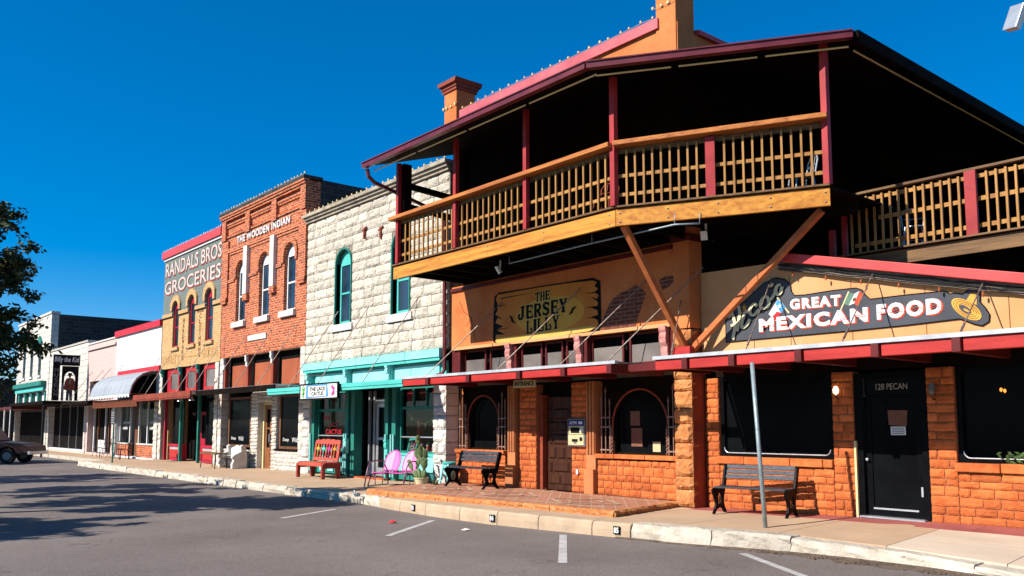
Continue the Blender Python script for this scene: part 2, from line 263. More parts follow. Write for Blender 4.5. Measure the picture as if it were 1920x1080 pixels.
# asphalt: worn chip seal with faint patches and tar stains
def _asphalt():
    m, nt, b = _new('worn asphalt'); co = _coord(nt)
    f = _noise(nt, co, 0.35, 8, 0.65); c = _ramp(nt, f, [(0.35, (0.165, 0.136, 0.120, 1)), (0.65, (0.225, 0.188, 0.168, 1))])
    g = _noise(nt, co, 42, 7, 0.9); c = _mixc(nt, 0.85, c, _ramp(nt, g, [(0.36, (0.30, 0.30, 0.30, 1)), (0.6, (1.3, 1.27, 1.25, 1))]), 'MULTIPLY')
    vr = nt.nodes.new('ShaderNodeTexVoronoi'); vr.feature = 'DISTANCE_TO_EDGE'; vr.inputs['Scale'].default_value = 0.28
    wv = nt.nodes.new('ShaderNodeTexNoise'); wv.inputs['Scale'].default_value = 1.3; wv.inputs['Detail'].default_value = 6; nt.links.new(co, wv.inputs['Vector'])
    wa = nt.nodes.new('ShaderNodeVectorMath'); wa.operation = 'ADD'; nt.links.new(co, wa.inputs[0]); nt.links.new(wv.outputs['Color'], wa.inputs[1]); nt.links.new(wa.outputs[0], vr.inputs['Vector'])
    br = _noise(nt, co, 0.6, 3); bk = _ramp(nt, br, [(0.5, (0, 0, 0, 1)), (0.6, (1, 1, 1, 1))])
    ck = _ramp(nt, vr.outputs['Distance'], [(0.0, (.55, .55, .55, 1)), (0.004, (0, 0, 0, 1))]); ck = _mixc(nt, 1.0, ck, bk, 'MULTIPLY'); c = _mixc(nt, ck, c, (0.045, 0.038, 0.036, 1))
    sp = _noise(nt, co, 26, 2, 0.5); sk = _ramp(nt, sp, [(0.71, (0, 0, 0, 1)), (0.74, (0.8, 0.8, 0.8, 1))]); c = _mixc(nt, sk, c, (0.05, 0.042, 0.04, 1))
    sp = _noise(nt, co, 33, 2, 0.5); sk = _ramp(nt, sp, [(0.735, (0, 0, 0, 1)), (0.76, (0.8, 0.8, 0.8, 1))]); c = _mixc(nt, sk, c, (0.36, 0.33, 0.31, 1))
    co2 = _coord(nt, (0.25, 1.1, 1)); s = _noise(nt, co2, 1.6, 9, 0.75)
    k = _ramp(nt, s, [(0.64, (0, 0, 0, 1)), (0.76, (0.75, 0.75, 0.75, 1))]); c = _mixc(nt, k, c, (0.07, 0.052, 0.048, 1))
    nt.links.new(c, b.inputs['Base Color']); b.inputs['Roughness'].default_value = 0.9; b.inputs['Specular IOR Level'].default_value = 0.2
    _bump(nt, g, b, 0.5, 0.01); return m
M['asphalt'] = _asphalt()
M['earth'] = mat('dry earth and grass', (0.20, 0.17, 0.09, 1), (0.12, 0.11, 0.05, 1), 0.95, 0.3, 0.3, 5)

# ------------------------------------------------------------------ mesh builder
class MB:
    def __init__(s): s.v = []; s.f = []; s.mi = []; s.cur = 0
    def use(s, i): s.cur = i; return s
    def add(s, vs, fs):
        o = len(s.v); s.v += [tuple(v) for v in vs]
        for f in fs: s.f.append(tuple(i+o for i in f)); s.mi.append(s.cur)
        return s
    def box(s, x0, x1, y0, y1, z0, z1):
        if x0 > x1: x0, x1 = x1, x0
        if y0 > y1: y0, y1 = y1, y0
        if z0 > z1: z0, z1 = z1, z0
        return s.add([(x0, y0, z0), (x1, y0, z0), (x1, y1, z0), (x0, y1, z0), (x0, y0, z1), (x1, y0, z1), (x1, y1, z1), (x0, y1, z1)],
                     [(0, 3, 2, 1), (4, 5, 6, 7), (0, 1, 5, 4), (1, 2, 6, 5), (2, 3, 7, 6), (3, 0, 4, 7)])
    def bar(s, p, q, w, h=None, up=(0, 0, 1)):
        p = Vector(p); q = Vector(q); h = h or w; d = (q-p).normalized(); u = Vector(up)
        if abs(d.dot(u)) > 0.98: u = Vector((0, 1, 0))
        a = d.cross(u).normalized(); b = a.cross(d).normalized(); vs = []
        for e in (p, q):
            for i, j in ((-1, -1), (1, -1), (1, 1), (-1, 1)): vs.append(e+a*(w/2*i)+b*(h/2*j))
        return s.add(vs, [(0, 1, 2, 3), (7, 6, 5, 4), (0, 4, 5, 1), (1, 5, 6, 2), (2, 6, 7, 3), (3, 7, 4, 0)])
    def tube(s, pts, r, n=8, cap=True):
        pts = [Vector(p) for p in pts]; rs = r if isinstance(r, (list, tuple)) else [r]*len(pts); rings = []; vs = []; prev = None
        for i, p in enumerate(pts):
            d = (pts[min(i+1, len(pts)-1)]-pts[max(i-1, 0)]).normalized()
            if prev is None:
                u = Vector((0, 0, 1)) if abs(d.z) < 0.9 else Vector((1, 0, 0)); a = d.cross(u).normalized()
            else: a = (prev-d*prev.dot(d)).normalized()
            prev = a; b = d.cross(a)
            for k in range(n):
                t = 2*math.pi*k/n; vs.append(p+a*(rs[i]*math.cos(t))+b*(rs[i]*math.sin(t)))
        fs = []
        for i in range(len(pts)-1):
            for k in range(n):
                k2 = (k+1) % n; fs.append((i*n+k, i*n+k2, (i+1)*n+k2, (i+1)*n+k))
        if cap: fs.append(tuple(range(n))[::-1]); fs.append(tuple((len(pts)-1)*n+k for k in range(n)))
        return s.add(vs, fs)
    def lathe(s, prof, c, n=16):
        c = Vector(c); vs = []; fs = []
        for r, z in prof:
            for k in range(n):
                t = 2*math.pi*k/n; vs.append(c+Vector((r*math.cos(t), r*math.sin(t), z)))
        for i in range(len(prof)-1):
            for k in range(n):
                k2 = (k+1) % n; fs.append((i*n+k, i*n+k2, (i+1)*n+k2, (i+1)*n+k))
        fs.append(tuple(range(n))[::-1]); fs.append(tuple((len(prof)-1)*n+k for k in range(n)))
        return s.add(vs, fs)
    def prism(s, outer, w0, w1, holes=(), fn=None):
        """polygon in (u, v) extruded from w0 to w1; fn maps (u, v, w) to a point, default facade x, z with w = y"""
        fn = fn or (lambda u, v, w: (u, w, v))
        loops = [list(outer)]+[list(h) for h in holes]
        tri = geometry.tessellate_polygon([[Vector((p[0], p[1], 0)) for p in l] for l in loops])
        flat = [p for l in loops for p in l]; n = len(flat)
        vs = [fn(p[0], p[1], w0) for p in flat]+[fn(p[0], p[1], w1) for p in flat]; fs = []
        for t in tri: fs.append(tuple(t)); fs.append(tuple(i+n for i in t)[::-1])
        o = 0
        for l in loops:
            k = len(l)
            for i in range(k):
                j = (i+1) % k; fs.append((o+i, o+j, o+j+n, o+i+n))
            o += k
        return s.add(vs, fs)
    def quad(s, a, b, c, d): return s.add([a, b, c, d], [(0, 1, 2, 3)])
    def blocks(s, x0, x1, z0, z1, y, rowh, lmin, lmax, rng, bulge=0.02, gap=0.012, depth=0.05, fn=None, sub=(4, 3), jit=0.35):
        """a wall of separate rough stones: each its own island"""
        fn = fn or (lambda u, v, w: (u, w, v))
        z = z0; r = 0
        nrow = max(1, round((z1-z0)/rowh)); cuts = [z0]+[z0+(z1-z0)*(k+rng.uniform(-.16, .16))/nrow for k in range(1, nrow)]+[z1]
        for r in range(nrow):
            z = cuts[r]; rh = cuts[r+1]-z; x = x0; first = True
            while x < x1-1e-4:
                L = rng.uniform(lmin, lmax)*(0.5 if first and r % 2 else 1); first = False
                if x1-(x+L) < lmin*0.5: L = x1-x
                nx, nz = sub; vs = []; fs = []
                a0, a1, b0, b1 = x+gap/2, x+L-gap/2, z+gap/2, z+rh-gap/2
                g = gap*0.5
                off = rng.uniform(0, bulge*0.7)
                for j in range(nz+1):
                    for i in range(nx+1):
                        u = a0+(a1-a0)*i/nx; v = b0+(b1-b0)*j/nz; edge = i in (0, nx) or j in (0, nz)
                        if edge:
                            u += rng.uniform(-g, g)*.8; v += rng.uniform(-g, g)*.9; w = y-rng.uniform(0, bulge*.25)
                            if i in (0, nx) and j in (0, nz): u += (1 if i == 0 else -1)*g*.7; v += (1 if j == 0 else -1)*g*.7; w = y+.002
                        else:
                            u += rng.uniform(-1, 1)*jit*(a1-a0)/nx*.5; v += rng.uniform(-1, 1)*jit*(b1-b0)/nz*.5
                            w = y-off-bulge*rng.uniform(0.5, 1.0)
                        vs.append(fn(u, v, w))
                k = len(vs)
                for j in range(nz):
                    for i in range(nx):
                        q = j*(nx+1)+i; fs.append((q, q+1, q+nx+2, q+nx+1))
                ring = [i for i in range(nx+1)]+[(j*(nx+1)+nx) for j in range(1, nz+1)]+[nz*(nx+1)+i for i in range(nx-1, -1, -1)]+[j*(nx+1) for j in range(nz-1, 0, -1)]
                for t in ring:
                    i, j = t % (nx+1), t//(nx+1)
                    vs.append(fn(a0+(a1-a0)*i/nx, b0+(b1-b0)*j/nz, y+depth))
                for q in range(len(ring)):
                    p = (q+1) % len(ring); fs.append((ring[q], k+q, k+p, ring[p]))
                s.add(vs, fs); x += L
        return s
    def build(s, name, mats, parent=None, smooth=False, bevel=0, loc=None):
        me = bpy.data.meshes.new(name); me.from_pydata(s.v, [], s.f)
        if not isinstance(mats, (list, tuple)): mats = [mats]
        for m in mats: me.materials.append(M[m] if isinstance(m, str) else m)
        if len(mats) > 1: me.polygons.foreach_set('material_index', s.mi)
        bm = bmesh.new(); bm.from_mesh(me); bmesh.ops.recalc_face_normals(bm, faces=bm.faces[:]); bm.to_mesh(me); bm.free()
        if smooth: me.polygons.foreach_set('use_smooth', [True]*len(me.polygons))
        me.update()
        o = bpy.data.objects.new(name, me); COL.objects.link(o)
        if parent: o.parent = parent
        if loc: o.location = loc
        if bevel:
            b = o.modifiers.new('edge wear', 'BEVEL'); b.width = bevel; b.segments = 2; b.limit_method = 'ANGLE'; b.angle_limit = R_(40)
        return o
def tag(o, label=None, cat=None, group=None, kind=None):
    if label: o['label'] = label
    if cat: o['category'] = cat
    if group: o['group'] = group
    if kind: o['kind'] = kind
    return o
def thing(name, label, cat, loc=(0, 0, 0), rz=0.0, group=None):
    o = bpy.data.objects.new(name, None); COL.objects.link(o); o.location = loc; o.rotation_euler = (0, 0, rz)
    o.empty_display_size = 0.3
    return tag(o, label, cat, group)
def copy_tree(o, parent=None):
    c = o.copy(); COL.objects.link(c)
    if parent: c.parent = parent
    for ch in [x for x in bpy.data.objects if x.parent == o]: copy_tree(ch, c)
    return c
def bx(name, m, parent, x0, x1, y0, y1, z0, z1, bevel=0): return MB().box(x0, x1, y0, y1, z0, z1).build(name, m, parent, bevel=bevel)
def arch(x0, x1, z0, z1, rise, n=10):
    """opening outline with a segmental head: springs at z1-rise"""
    c = (x0+x1)/2; w = (x1-x0)/2; pts = [(x0, z0), (x1, z0)]
    R = (w*w+rise*rise)/(2*rise); cz = z1-R; a = math.asin(min(1, w/R))
    if rise > w: R = w; cz = z1-w; a = math.pi/2
    for i in range(n+1):
        t = a-2*a*i/n; pts.append((c+R*math.sin(t), cz+R*math.cos(t)))
    return pts
def ring(outer_pts, t):
    """inner outline, shrunk by t towards the centroid box"""
    xs = [p[0] for p in outer_pts]; zs = [p[1] for p in outer_pts]; cx = (min(xs)+max(xs))/2; cz = (min(zs)+max(zs))/2
    kx = 1-2*t/(max(xs)-min(xs)); kz = 1-2*t/(max(zs)-min(zs))
    return [(cx+(x-cx)*kx, cz+(z-cz)*kz) for x, z in outer_pts]
def lettering(txt, x0, x1, z0, z1, y, m, parent=None, name='lettering', bold=0.02, ext=0.004, shear=0.0, fn=None, shear_up=0.0, spacing=1.0):
    cu = bpy.data.curves.new('t', 'FONT'); cu.body = txt; cu.offset = bold; cu.shear = shear; cu.resolution_u = 3; cu.space_character = spacing
    ob = bpy.data.objects.new('t', cu); COL.objects.link(ob)
    dg = bpy.context.evaluated_depsgraph_get()
    me0 = bpy.data.meshes.new_from_object(ob.evaluated_get(dg)); bpy.data.objects.remove(ob); bpy.data.curves.remove(cu)
    co = [v.co.copy() for v in me0.vertices]; fs = [tuple(p.vertices) for p in me0.polygons]; bpy.data.meshes.remove(me0)
    a0 = min(c.x for c in co); a1 = max(c.x for c in co); b0 = min(c.y for c in co); b1 = max(c.y for c in co)
    fn = fn or (lambda u, v, w: (u, w, v)); n = len(co)
    P = [((x0+(c.x-a0)/(a1-a0)*(x1-x0)), (z0+(c.y-b0)/(b1-b0)*(z1-z0)) + shear_up*(c.x-a0)/(a1-a0)) for c in co]
    mb = MB(); vs = [fn(u, v, y) for u, v in P]+[fn(u, v, y+ext) for u, v in P]
    cnt = {}
    for f in fs:
        for i in range(len(f)):
            e = (f[i], f[(i+1) % len(f)]); cnt[e] = 1
    side = [(a, b, b+n, a+n) for (a, b) in cnt if (b, a) not in cnt]
    mb.add(vs, fs+[tuple(i+n for i in f)[::-1] for f in fs]+side)
    return mb.build(name, m, parent)
# ------------------------------------------------------------------ the setting
RNG = random.Random(7)
ZR = -0.23
kerb_top = [(-42.2, -3.08, -.03), (-36.5, -3.12, -.035), (-31.6, -3.13, -.04), (-25.5, -3.09, -.05), (-20.9, -3.12, -.05), (-17.75, -2.93, -.035), (-16.0, -3.18, -.01), (-14.2, -3.32, .01), (-12.37, -3.30, .017), (-10.0, -2.95, 0.0), (-8.41, -2.70, .012), (-7.06, -2.28, -.012), (-6.13, -2.12, -.05), (-5.0, -2.12, -.10), (-3.9, -2.24, -.13), (0.0, -2.6, -.15), (8.0, -3.0, -.15), (30.0, -3.2, -.15)]
def kerbat(x):
    for a, b in zip(kerb_top, kerb_top[1:]):
        if x <= b[0] or b is kerb_top[-1]:
            t = (x-a[0])/(b[0]-a[0]); return a[1]+(b[1]-a[1])*t, a[2]+(b[2]-a[2])*t
def wallz(x): return -0.03 if x < -42 else (0.0 if x < -10.3 else min(0.10, (x+10.3)*0.019))
def walkz(x, y):
    ky, kz = kerbat(x); t = max(0, min(1, (y-ky)/(0.4-ky))); return kz+(wallz(x)-kz)*t
g = MB(); g.quad((-3000, -3000, -0.30), (3000, -3000, -0.30), (3000, 3000, -0.30), (-3000, 3000, -0.30))
tag(g.build('ground', 'earth'), kind='structure')
road = MB(); road.quad((-420, -24, ZR), (140, -24, ZR), (140, 1.2, ZR), (-420, 1.2, ZR))
tag(road.build('road', 'asphalt'), kind='structure')
# pavement slabs
pv = MB(); x = -42.2; 
while x < 29:
    x2 = min(x+1.52, 29.5); rows = 3
    for r in range(rows):
        pts = []
        for xx, k in ((x+.006, r), (x2-.006, r), (x2-.006, r+1), (x+.006, r+1)):
            ky, kz = kerbat(xx); y0 = ky+0.30; yy = y0+(1.2-y0)*k/rows+(0.006 if k == r else -0.006)
            pts.append((xx, yy, walkz(xx, yy)))
        low = [(a, b, c-0.1) for a, b, c in pts]
        pv.add(pts+low, [(0, 1, 2, 3), (0, 4, 5, 1), (1, 5, 6, 2), (2, 6, 7, 3), (3, 7, 4, 0)])
    x = x2
    if x > -5.9 and pv.cur == 0: pv.use(1)
pv.use(0); pv.box(-120, -42.2, -1.5, 1.2, -.25, -.06)
tag(pv.build('pavement', ['pavement', 'newpavement']), kind='structure')
# kerb stones, one rough block after another
def kerbrun(xa, xb, lmin, lmax, rough, rng):
    mb = MB(); x = xa
    while x < xb-.05:
        L = rng.uniform(lmin, lmax); x2 = min(xb, x+L)
        if xb-x2 < lmin*.5: x2 = xb
        n = 6; vs = []; fs = []
        dz = rng.uniform(-.012, .012)*(rough > .01)
        for i in range(n+1):
            xx = x+.006+(x2-x-.012)*i/n; ky, kz = kerbat(xx); kz += dz
            e = lambda a: rng.uniform(-a, a)*rough
            end = 0.02 if i in (0, n) and rough > .01 else 0
            vs += [(xx, ky+.32, kz-.12), (xx, ky+.32, kz+.002), (xx, ky+.17, kz+.004+e(.012)), (xx, ky+.035+e(.02), kz+e(.018)-end*.3), (xx, ky+e(.03)+end, kz-.035+e(.014)), (xx, ky-.012+e(.035)+end, (kz+ZR)/2), (xx, ky-.01+e(.03), ZR-.02), (xx, ky+.32, ZR-.02)]
        for i in range(n):
            for j in range(7): a = i*8+j; fs.append((a, a+1, a+9, a+8))
        fs.append(tuple(range(8))[::-1]); fs.append(tuple(n*8+k for k in range(8)))
        mb.add(vs, fs); x = x2
    return mb
ka = kerbrun(-42.2, -16.45, .8, 1.5, 1.0, random.Random(3)); kb = kerbrun(-9.35, 20, .9, 1.6, .8, random.Random(5))
ka.v += []; o = len(ka.v)
ka.add(kb.v, kb.f)
ka.box(-110, -43.2, -1.75, -1.5, ZR-.02, -.055)
tag(ka.build('kerb', 'kerbstone'), kind='structure')
tag(kerbrun(-16.45, -9.35, .95, 1.15, .008, random.Random(4)).build('concrete_kerb', 'kerbconcrete', bevel=.012), kind='structure')
# painted bay lines on the road
def flat_line(a, b, w):
    a = Vector(a); b = Vector(b); d = (b-a).normalized(); n = Vector((-d.y, d.x, 0))*w/2; z = Vector((0, 0, .004)); return [a+n+z, a-n+z, b-n+z, b+n+z]
for p, q, w in (((527, 972), (628, 955), .12), ((727, 1005), (812, 976), .12), ((1055, 1056), (1056, 1003), .12), ((1515, 1084), (1392, 1038), .12), ((110, 889), (245, 886), .13), ((157, 902), (262, 893), .13), ((30, 880), (120, 875), .13)):
    m_ = MB(); m_.add(flat_line(onZ(*p, ZR), onZ(*q, ZR), w), [(0, 1, 2, 3)])
    tag(m_.build('parking_line', 'roadline'), kind='structure')
# dirt washed into the gutter
gd = MB(); vs = []; fs = []
N = 60
for i in range(N+1):
    xx = -9.6+9.6*i/N; ky, kz = kerbat(xx); wdt = (.10+.30*min(1, max(0, (xx+8.5)/3.0)))*random.Random(i).uniform(.55, 1.25)
    vs += [(xx, ky-.005, ZR+.02), (xx, ky-wdt*.5, ZR+.012), (xx, ky-wdt, ZR+.003)]
for i in range(N):
    for j in (0, 1): a = i*3+j; fs.append((a, a+1, a+4, a+3))
gd.add(vs, fs); rr = random.Random(11)
for k in range(260):
    xx = rr.uniform(-7.4, -2.5); ky, kz = kerbat(xx); yy = ky-abs(rr.gauss(0, .16))-.03; s_ = rr.uniform(.006, .022)
    gd.box(xx-s_, xx+s_, yy-s_*.7, yy+s_*.7, ZR+.004, ZR+.008+s_*.6)
tag(gd.build('gutter_dirt', 'dirt'), kind='stuff')

# ------------------------------------------------------------------ facade helpers
def sash(parent, x0, x1, z0, z1, y, frame, rise=0.0, glass='glass_blue', t=.055, name='window', meet=True, bars=0, depth=.06):
    """sash window whose frame fills the opening; its panes are one child"""
    out = arch(x0, x1, z0, z1, rise) if rise else [(x0, z0), (x1, z0), (x1, z1), (x0, z1)]
    top = z1-rise*0.9 if rise else z1; mb = MB()
    ins = [(x0+t, z0+t), (x1-t, z0+t), (x1-t, top-t), (x0+t, top-t)]
    mb.prism(out, y, y+depth, holes=[ins])
    zm = (z0+top)/2
    if meet: mb.box(x0+t, x1-t, y+.01, y+depth-.01, zm-.028, zm+.028)
    for k in range(bars):
        xx = x0+t+(x1-x0-2*t)*(k+1)/(bars+1); mb.box(xx-.014, xx+.014, y+.012, y+depth-.012, z0+t, top-t)
    f = mb.build(name, frame, parent)
    MB().box(x0+t-.005, x1-t+.005, y+depth*.55, y+depth*.55+.012, z0+t-.005, top-t+.005).build('pane', glass, f)
    return f
def front(parent, name, m, x0, x1, z0, z1, y0, y1, holes=(), outline=None):
    return MB().prism(outline or [(x0, z0), (x1, z0), (x1, z1), (x0, z1)], y0, y1, holes=holes).build(name, m, parent)
def bodybox(parent, m, x0, x1, y0, y1, z1, roof='darkwood', side=True):
    """side and rear walls plus a flat roof behind the front wall"""
    b = MB(); b.box(x0, x0+.35, y0, y1, 0, z1-.02); b.box(x1-.35, x1, y0, y1, 0, z1-.02); b.box(x0+.352, x1-.352, y1-.35, y1-.002, 0, z1-.3)
    b.build('side_wall', m, parent)
    bx('roof', roof, parent, x0+.353, x1-.353, y0, y1-.352, z1-.75, z1-.6)
def rods(parent, pts, y0, y1, zt, zb, name='tie_rod', r=.014, dx=0.0):
    for xx in pts: MB().tube([(xx+dx, y0, zt), (xx, y1, zb)], r, 6).build(name, 'rod', parent)
def starstring(parent, x0, x1, y, z, step, m='cream', size=.06, ends=()):
    """cord of small star shaped lamps clipped along a coping"""
    mb = MB(); n = int((x1-x0)/step); rg = random.Random(int(x0*7))
    P = [(x0+(x1-x0)*i/n, y, z+.05+rg.uniform(-.015, .015)) for i in range(n+1)]; mb.tube(P, .006, 4)
    for p in P:
        c = Vector(p)+Vector((rg.uniform(-.04, .04), 0, .03)); s_ = size*rg.uniform(.8, 1.15); a0 = rg.uniform(0, 1)
        pts = [(c.x+(s_ if k % 2 == 0 else s_*.42)*math.sin(a0+k*math.pi/5), c.z+(s_ if k % 2 == 0 else s_*.42)*math.cos(a0+k*math.pi/5)) for k in range(10)]
        mb.prism(pts, y-.012, y+.012)
    return mb.build('light_string', m, parent)
def bracket(parent, x, y, z0, z1, w, d, m, name='bracket'):
    """scrolled corbel seen from the front and the side"""
    h = z1-z0; prof = [(0, z1), (-d, z1), (-d, z1-h*.12), (-d*.8, z1-h*.2), (-d*.95, z1-h*.32), (-d*.85, z1-h*.5), (-d*.45, z1-h*.62), (-d*.55, z1-h*.75), (-d*.4, z1-h*.95), (0, z0)]
    return MB().prism([(y+a, b) for a, b in prof], x-w/2, x+w/2, fn=lambda u, v, w_: (w_, u, v)).build(name, m, parent)
def rubble(mb, x0, x1, z0, z1, y, rng, rh=.16, l0=.2, l1=.42, bulge=.03, gap=.012, fn=None, depth=.05):
    mb.use(0).blocks(x0, x1, z0, z1, y, rh, l0, l1, rng, bulge, gap, depth, fn); return mb
def stonewall(name, parent, x0, x1, z0, z1, y, rng, stone='sandstone', joint='mortar', **k):
    mb = MB(); mb.use(1).box(x0+.004, x1-.004, y+.012, y+.22, z0, z1-.004); mb.use(0)
    mb.blocks(x0, x1, z0, z1, y, k.get('rh', .135), k.get('l0', .2), k.get('l1', .44), rng, k.get('bulge', .016), k.get('gap', .014), .04, sub=k.get('sub', (4, 3)))
    return mb.build(name, [stone, joint], parent)

# ------------------------------------------------------------------ 1: tall far stone building with teal cornice
b1 = thing('stone_building', 'tall pale stone building with three narrow teal windows and a side wall coloured dark for shade', 'building', (-69, 0, 0))
b1.location = (0, 0, 0)
wins = [(-72.1, -71.2), (-69.6, -68.7), (-67.0, -66.1)]
holes = [[(a, 5.0), (b, 5.0), (b, 7.15), (a, 7.15)] for a, b in wins]+[[(-73.8, .0), (-64.1, .0), (-64.1, 3.9), (-73.8, 3.9)]]
front(b1, 'front_wall', 'palestone', -74.2, -63.6, -.3, 9.05, 0, .45, holes)
bodybox(b1, 'darkbrick', -74.2, -63.6, .452, 24, 9.05)  # side wall shade is in the stone colour
bx('coping', 'palestone', b1, -74.3, -63.5, -.06, .5, 9.052, 9.2)
for a, b in wins:
    sash(b1, a, b, 5.0, 7.15, .18, 'deepteal', glass='glass', t=.09)
    MB().prism([(a-.2, 7.16), (b+.2, 7.16), (b+.2, 7.32), ((a+b)/2, 7.75), (a-.2, 7.32)], -.14, -.002).build('pediment', 'deepteal', b1)
    bx('sill', 'sill', b1, a-.15, b+.15, -.1, .1, 4.85, 4.998)
bx('cornice', 'deepteal', b1, -73.8, -64.2, -.35, -.002, 4.25, 4.55); bx('frieze', 'teal', b1, -73.6, -64.4, -.16, -.002, 3.92, 4.248)
for i in range(5): bx('pilaster', 'deepteal', b1, -73.3+i*2.12, -72.95+i*2.12, .02, .25, 2.78, 3.9)
bx('transom', 'white', b1, -73.28, -64.62, .26, .32, 2.9, 3.88); bx('shade_panel', 'dark', b1, -73.78, -64.12, .35, .39, .0, 2.88)  # dark panel paints the canopy shade into the shop opening
cn = bx('canopy', 'darkred', b1, -78, -63.62, -2.1, -.002, 2.62, 2.78)
for i in range(7): MB().tube([(-76.5+i*2.05, -2.0, ZR), (-76.5+i*2.05, -2.0, 2.62)], .05, 8).build('post', 'white', cn)

# ------------------------------------------------------------------ 2: low stone building with the cowboy sign
b2 = thing('stone_storefront', 'single storey pale stone storefront with flat dark canopy under the cut-out cowboy sign', 'building')
front(b2, 'front_wall', 'palestone', -63.55, -54.0, -.3, 6.42, .02, .4, [[(-63.1, .1), (-54.3, .1), (-54.3, 3.0), (-63.1, 3.0)], [(-62.2, 3.4), (-60.9, 3.4), (-60.9, 4.6), (-62.2, 4.6)]])
bodybox(b2, 'palestone', -63.55, -54.0, .402, 20, 6.3)
bx('coping', 'palestone', b2, -63.6, -53.95, -.05, .45, 6.422, 6.52)
sash(b2, -62.2, -60.9, 3.4, 4.6, .2, 'deepteal', glass='glass_grey', t=.1)
bx('shade_panel', 'dark', b2, -63.08, -54.32, .36, .39, .15, 2.98)  # near-black sheet standing in for shade under the canopy
for xx in (-61.2, -58.8, -57.0): bx('mullion', 'grey', b2, xx-.04, xx+.04, .3, .358, .15, 2.98)
bx('plinth', 'white', b2, -63.1, -54.3, .05, .39, -.05, .14)
cn = bx('canopy', 'darkwood', b2, -63.6, -54.02, -2.2, -.002, 2.78, 2.95)
for xx in (-63.3, -54.3): MB().tube([(xx, -2.1, ZR), (xx, -2.1, 2.78)], .06, 8).build('post', 'black_metal', cn)

# ------------------------------------------------------------------ 3: pink washed building
b3 = thing('pink_storefront', 'narrow single storey storefront washed pale pink beside the silver awning', 'building')
front(b3, 'front_wall', 'pinkwash', -53.95, -48.3, -.2, 6.2, .02, .4, [[(-53.3, 2.95), (-48.7, 2.95), (-48.7, 4.05), (-53.3, 4.05)], [(-53.4, .05), (-48.7, .05), (-48.7, 2.6), (-53.4, 2.6)]])
bodybox(b3, 'pinkwash', -53.95, -48.3, .402, 18, 6.1)
bx('cornice', 'pinkwash', b3, -54.0, -48.28, -.08, .018, 5.85, 5.97); bx('coping', 'sill', b3, -54.0, -48.25, -.04, .45, 6.202, 6.28)
tr = bx('transom', 'brownwood', b3, -53.3, -48.7, .2, .26, 2.95, 4.05)
for i in range(4): bx('pane', 'glass_grey', tr, -53.15+i*1.13, -52.3+i*1.13, .17, .198, 3.1, 3.9)
bx('shade_panel', 'dark', b3, -53.38, -48.72, .385, .398, .06, 2.58)  # dark sheet gives the opening its shade
for i, xx in enumerate((-53.2, -52.3, -50.9, -50.2, -49.0)):
    bx('mullion', 'white' if i % 2 == 0 else 'brownwood', b3, xx-.06, xx+.06, .3, .38, .07, 2.58)
bx('stall_riser', 'white', b3, -52.2, -51.0, .31, .384, .07, .75)
cn = bx('canopy', 'darkwood', b3, -53.96, -48.3, -1.3, -.002, 2.68, 2.84)
rods(cn, (-52.8, -50.6, -49.2), -.002, -1.25, 4.6, 2.84)

# ------------------------------------------------------------------ 4: white building with the barrel awning
b4 = thing('white_storefront', 'white painted brick storefront with red coping and a curved silver sheet awning', 'building')
XA, XB = -48.25, -41.1
front(b4, 'front_wall', 'whitewash', XA, XB, -.2, 6.2, 0, .4, [[(XA+.55, .02), (XB-.5, .02), (XB-.5, 2.75), (XA+.55, 2.75)], [(XA+.5, 3.0), (XB-.5, 3.0), (XB-.5, 4.0), (XA+.5, 4.0)]])
bodybox(b4, 'whitewash', XA, XB, .402, 18, 6.1)
bx('coping', 'bright_red', b4, XA-.05, XB+.03, -.12, .45, 6.202, 6.5)
bx('fascia_board', 'bright_red', b4, XA+.6, XB, -.07, -.002, 4.05, 4.35)
bx('recess', 'dark', b4, XA+.5, XB-.5, .37, .39, 3.0, 4.0)
# barrel awning: quarter round profile with rolled front
prof = [(-.075, 4.12), (-.42, 4.08), (-.75, 3.95), (-1.02, 3.72), (-1.2, 3.42), (-1.28, 3.12), (-1.3, 2.98)]
pr2 = [(a+.03, b-.035) for a, b in prof]
aw = MB().prism(prof+pr2[::-1], XA+.3, XB-.1, fn=lambda u, v, w: (w, u, v)).build('awning', 'awning', b4)
am = MB()
for i in range(9):
    xx = XA+.35+(XB-XA-.5)*i/8; am.tube([(xx, a-.002, b+.002) for a, b in prof], .007, 5)
am.build('seam', 'awning', aw)
fr = MB()
for xx in (XA+.35, -44.8, XB-.15):
    fr.tube([(xx, a+.06, b-.06) for a, b in prof], .022, 6); fr.tube([(xx, -.01, 3.0), (xx, -1.22, 3.0)], .018, 6)
fr.build('frame', 'copperred', aw)
vl = MB(); n = 30
for i in range(n):
    a = XA+.32+(XB-XA-.44)*i/n; w_ = (XB-XA-.44)/n; vl.box(a+.01, a+w_-.01, -1.31, -1.285, 2.9-(.05 if i % 2 else 0), 2.985)
vl.build('valance', 'white', aw)
cn = bx('canopy', 'darkwood', b4, XA+.02, XB-.02, -1.0, -.002, 2.70, 2.80)
bx('fascia', 'shingle', cn, XA+.1, XB+.35, -1.08, -1.002, 2.42, 2.78)
rods(cn, (XA+1.2, XB-.2), -.002, -.98, 4.7, 2.80)
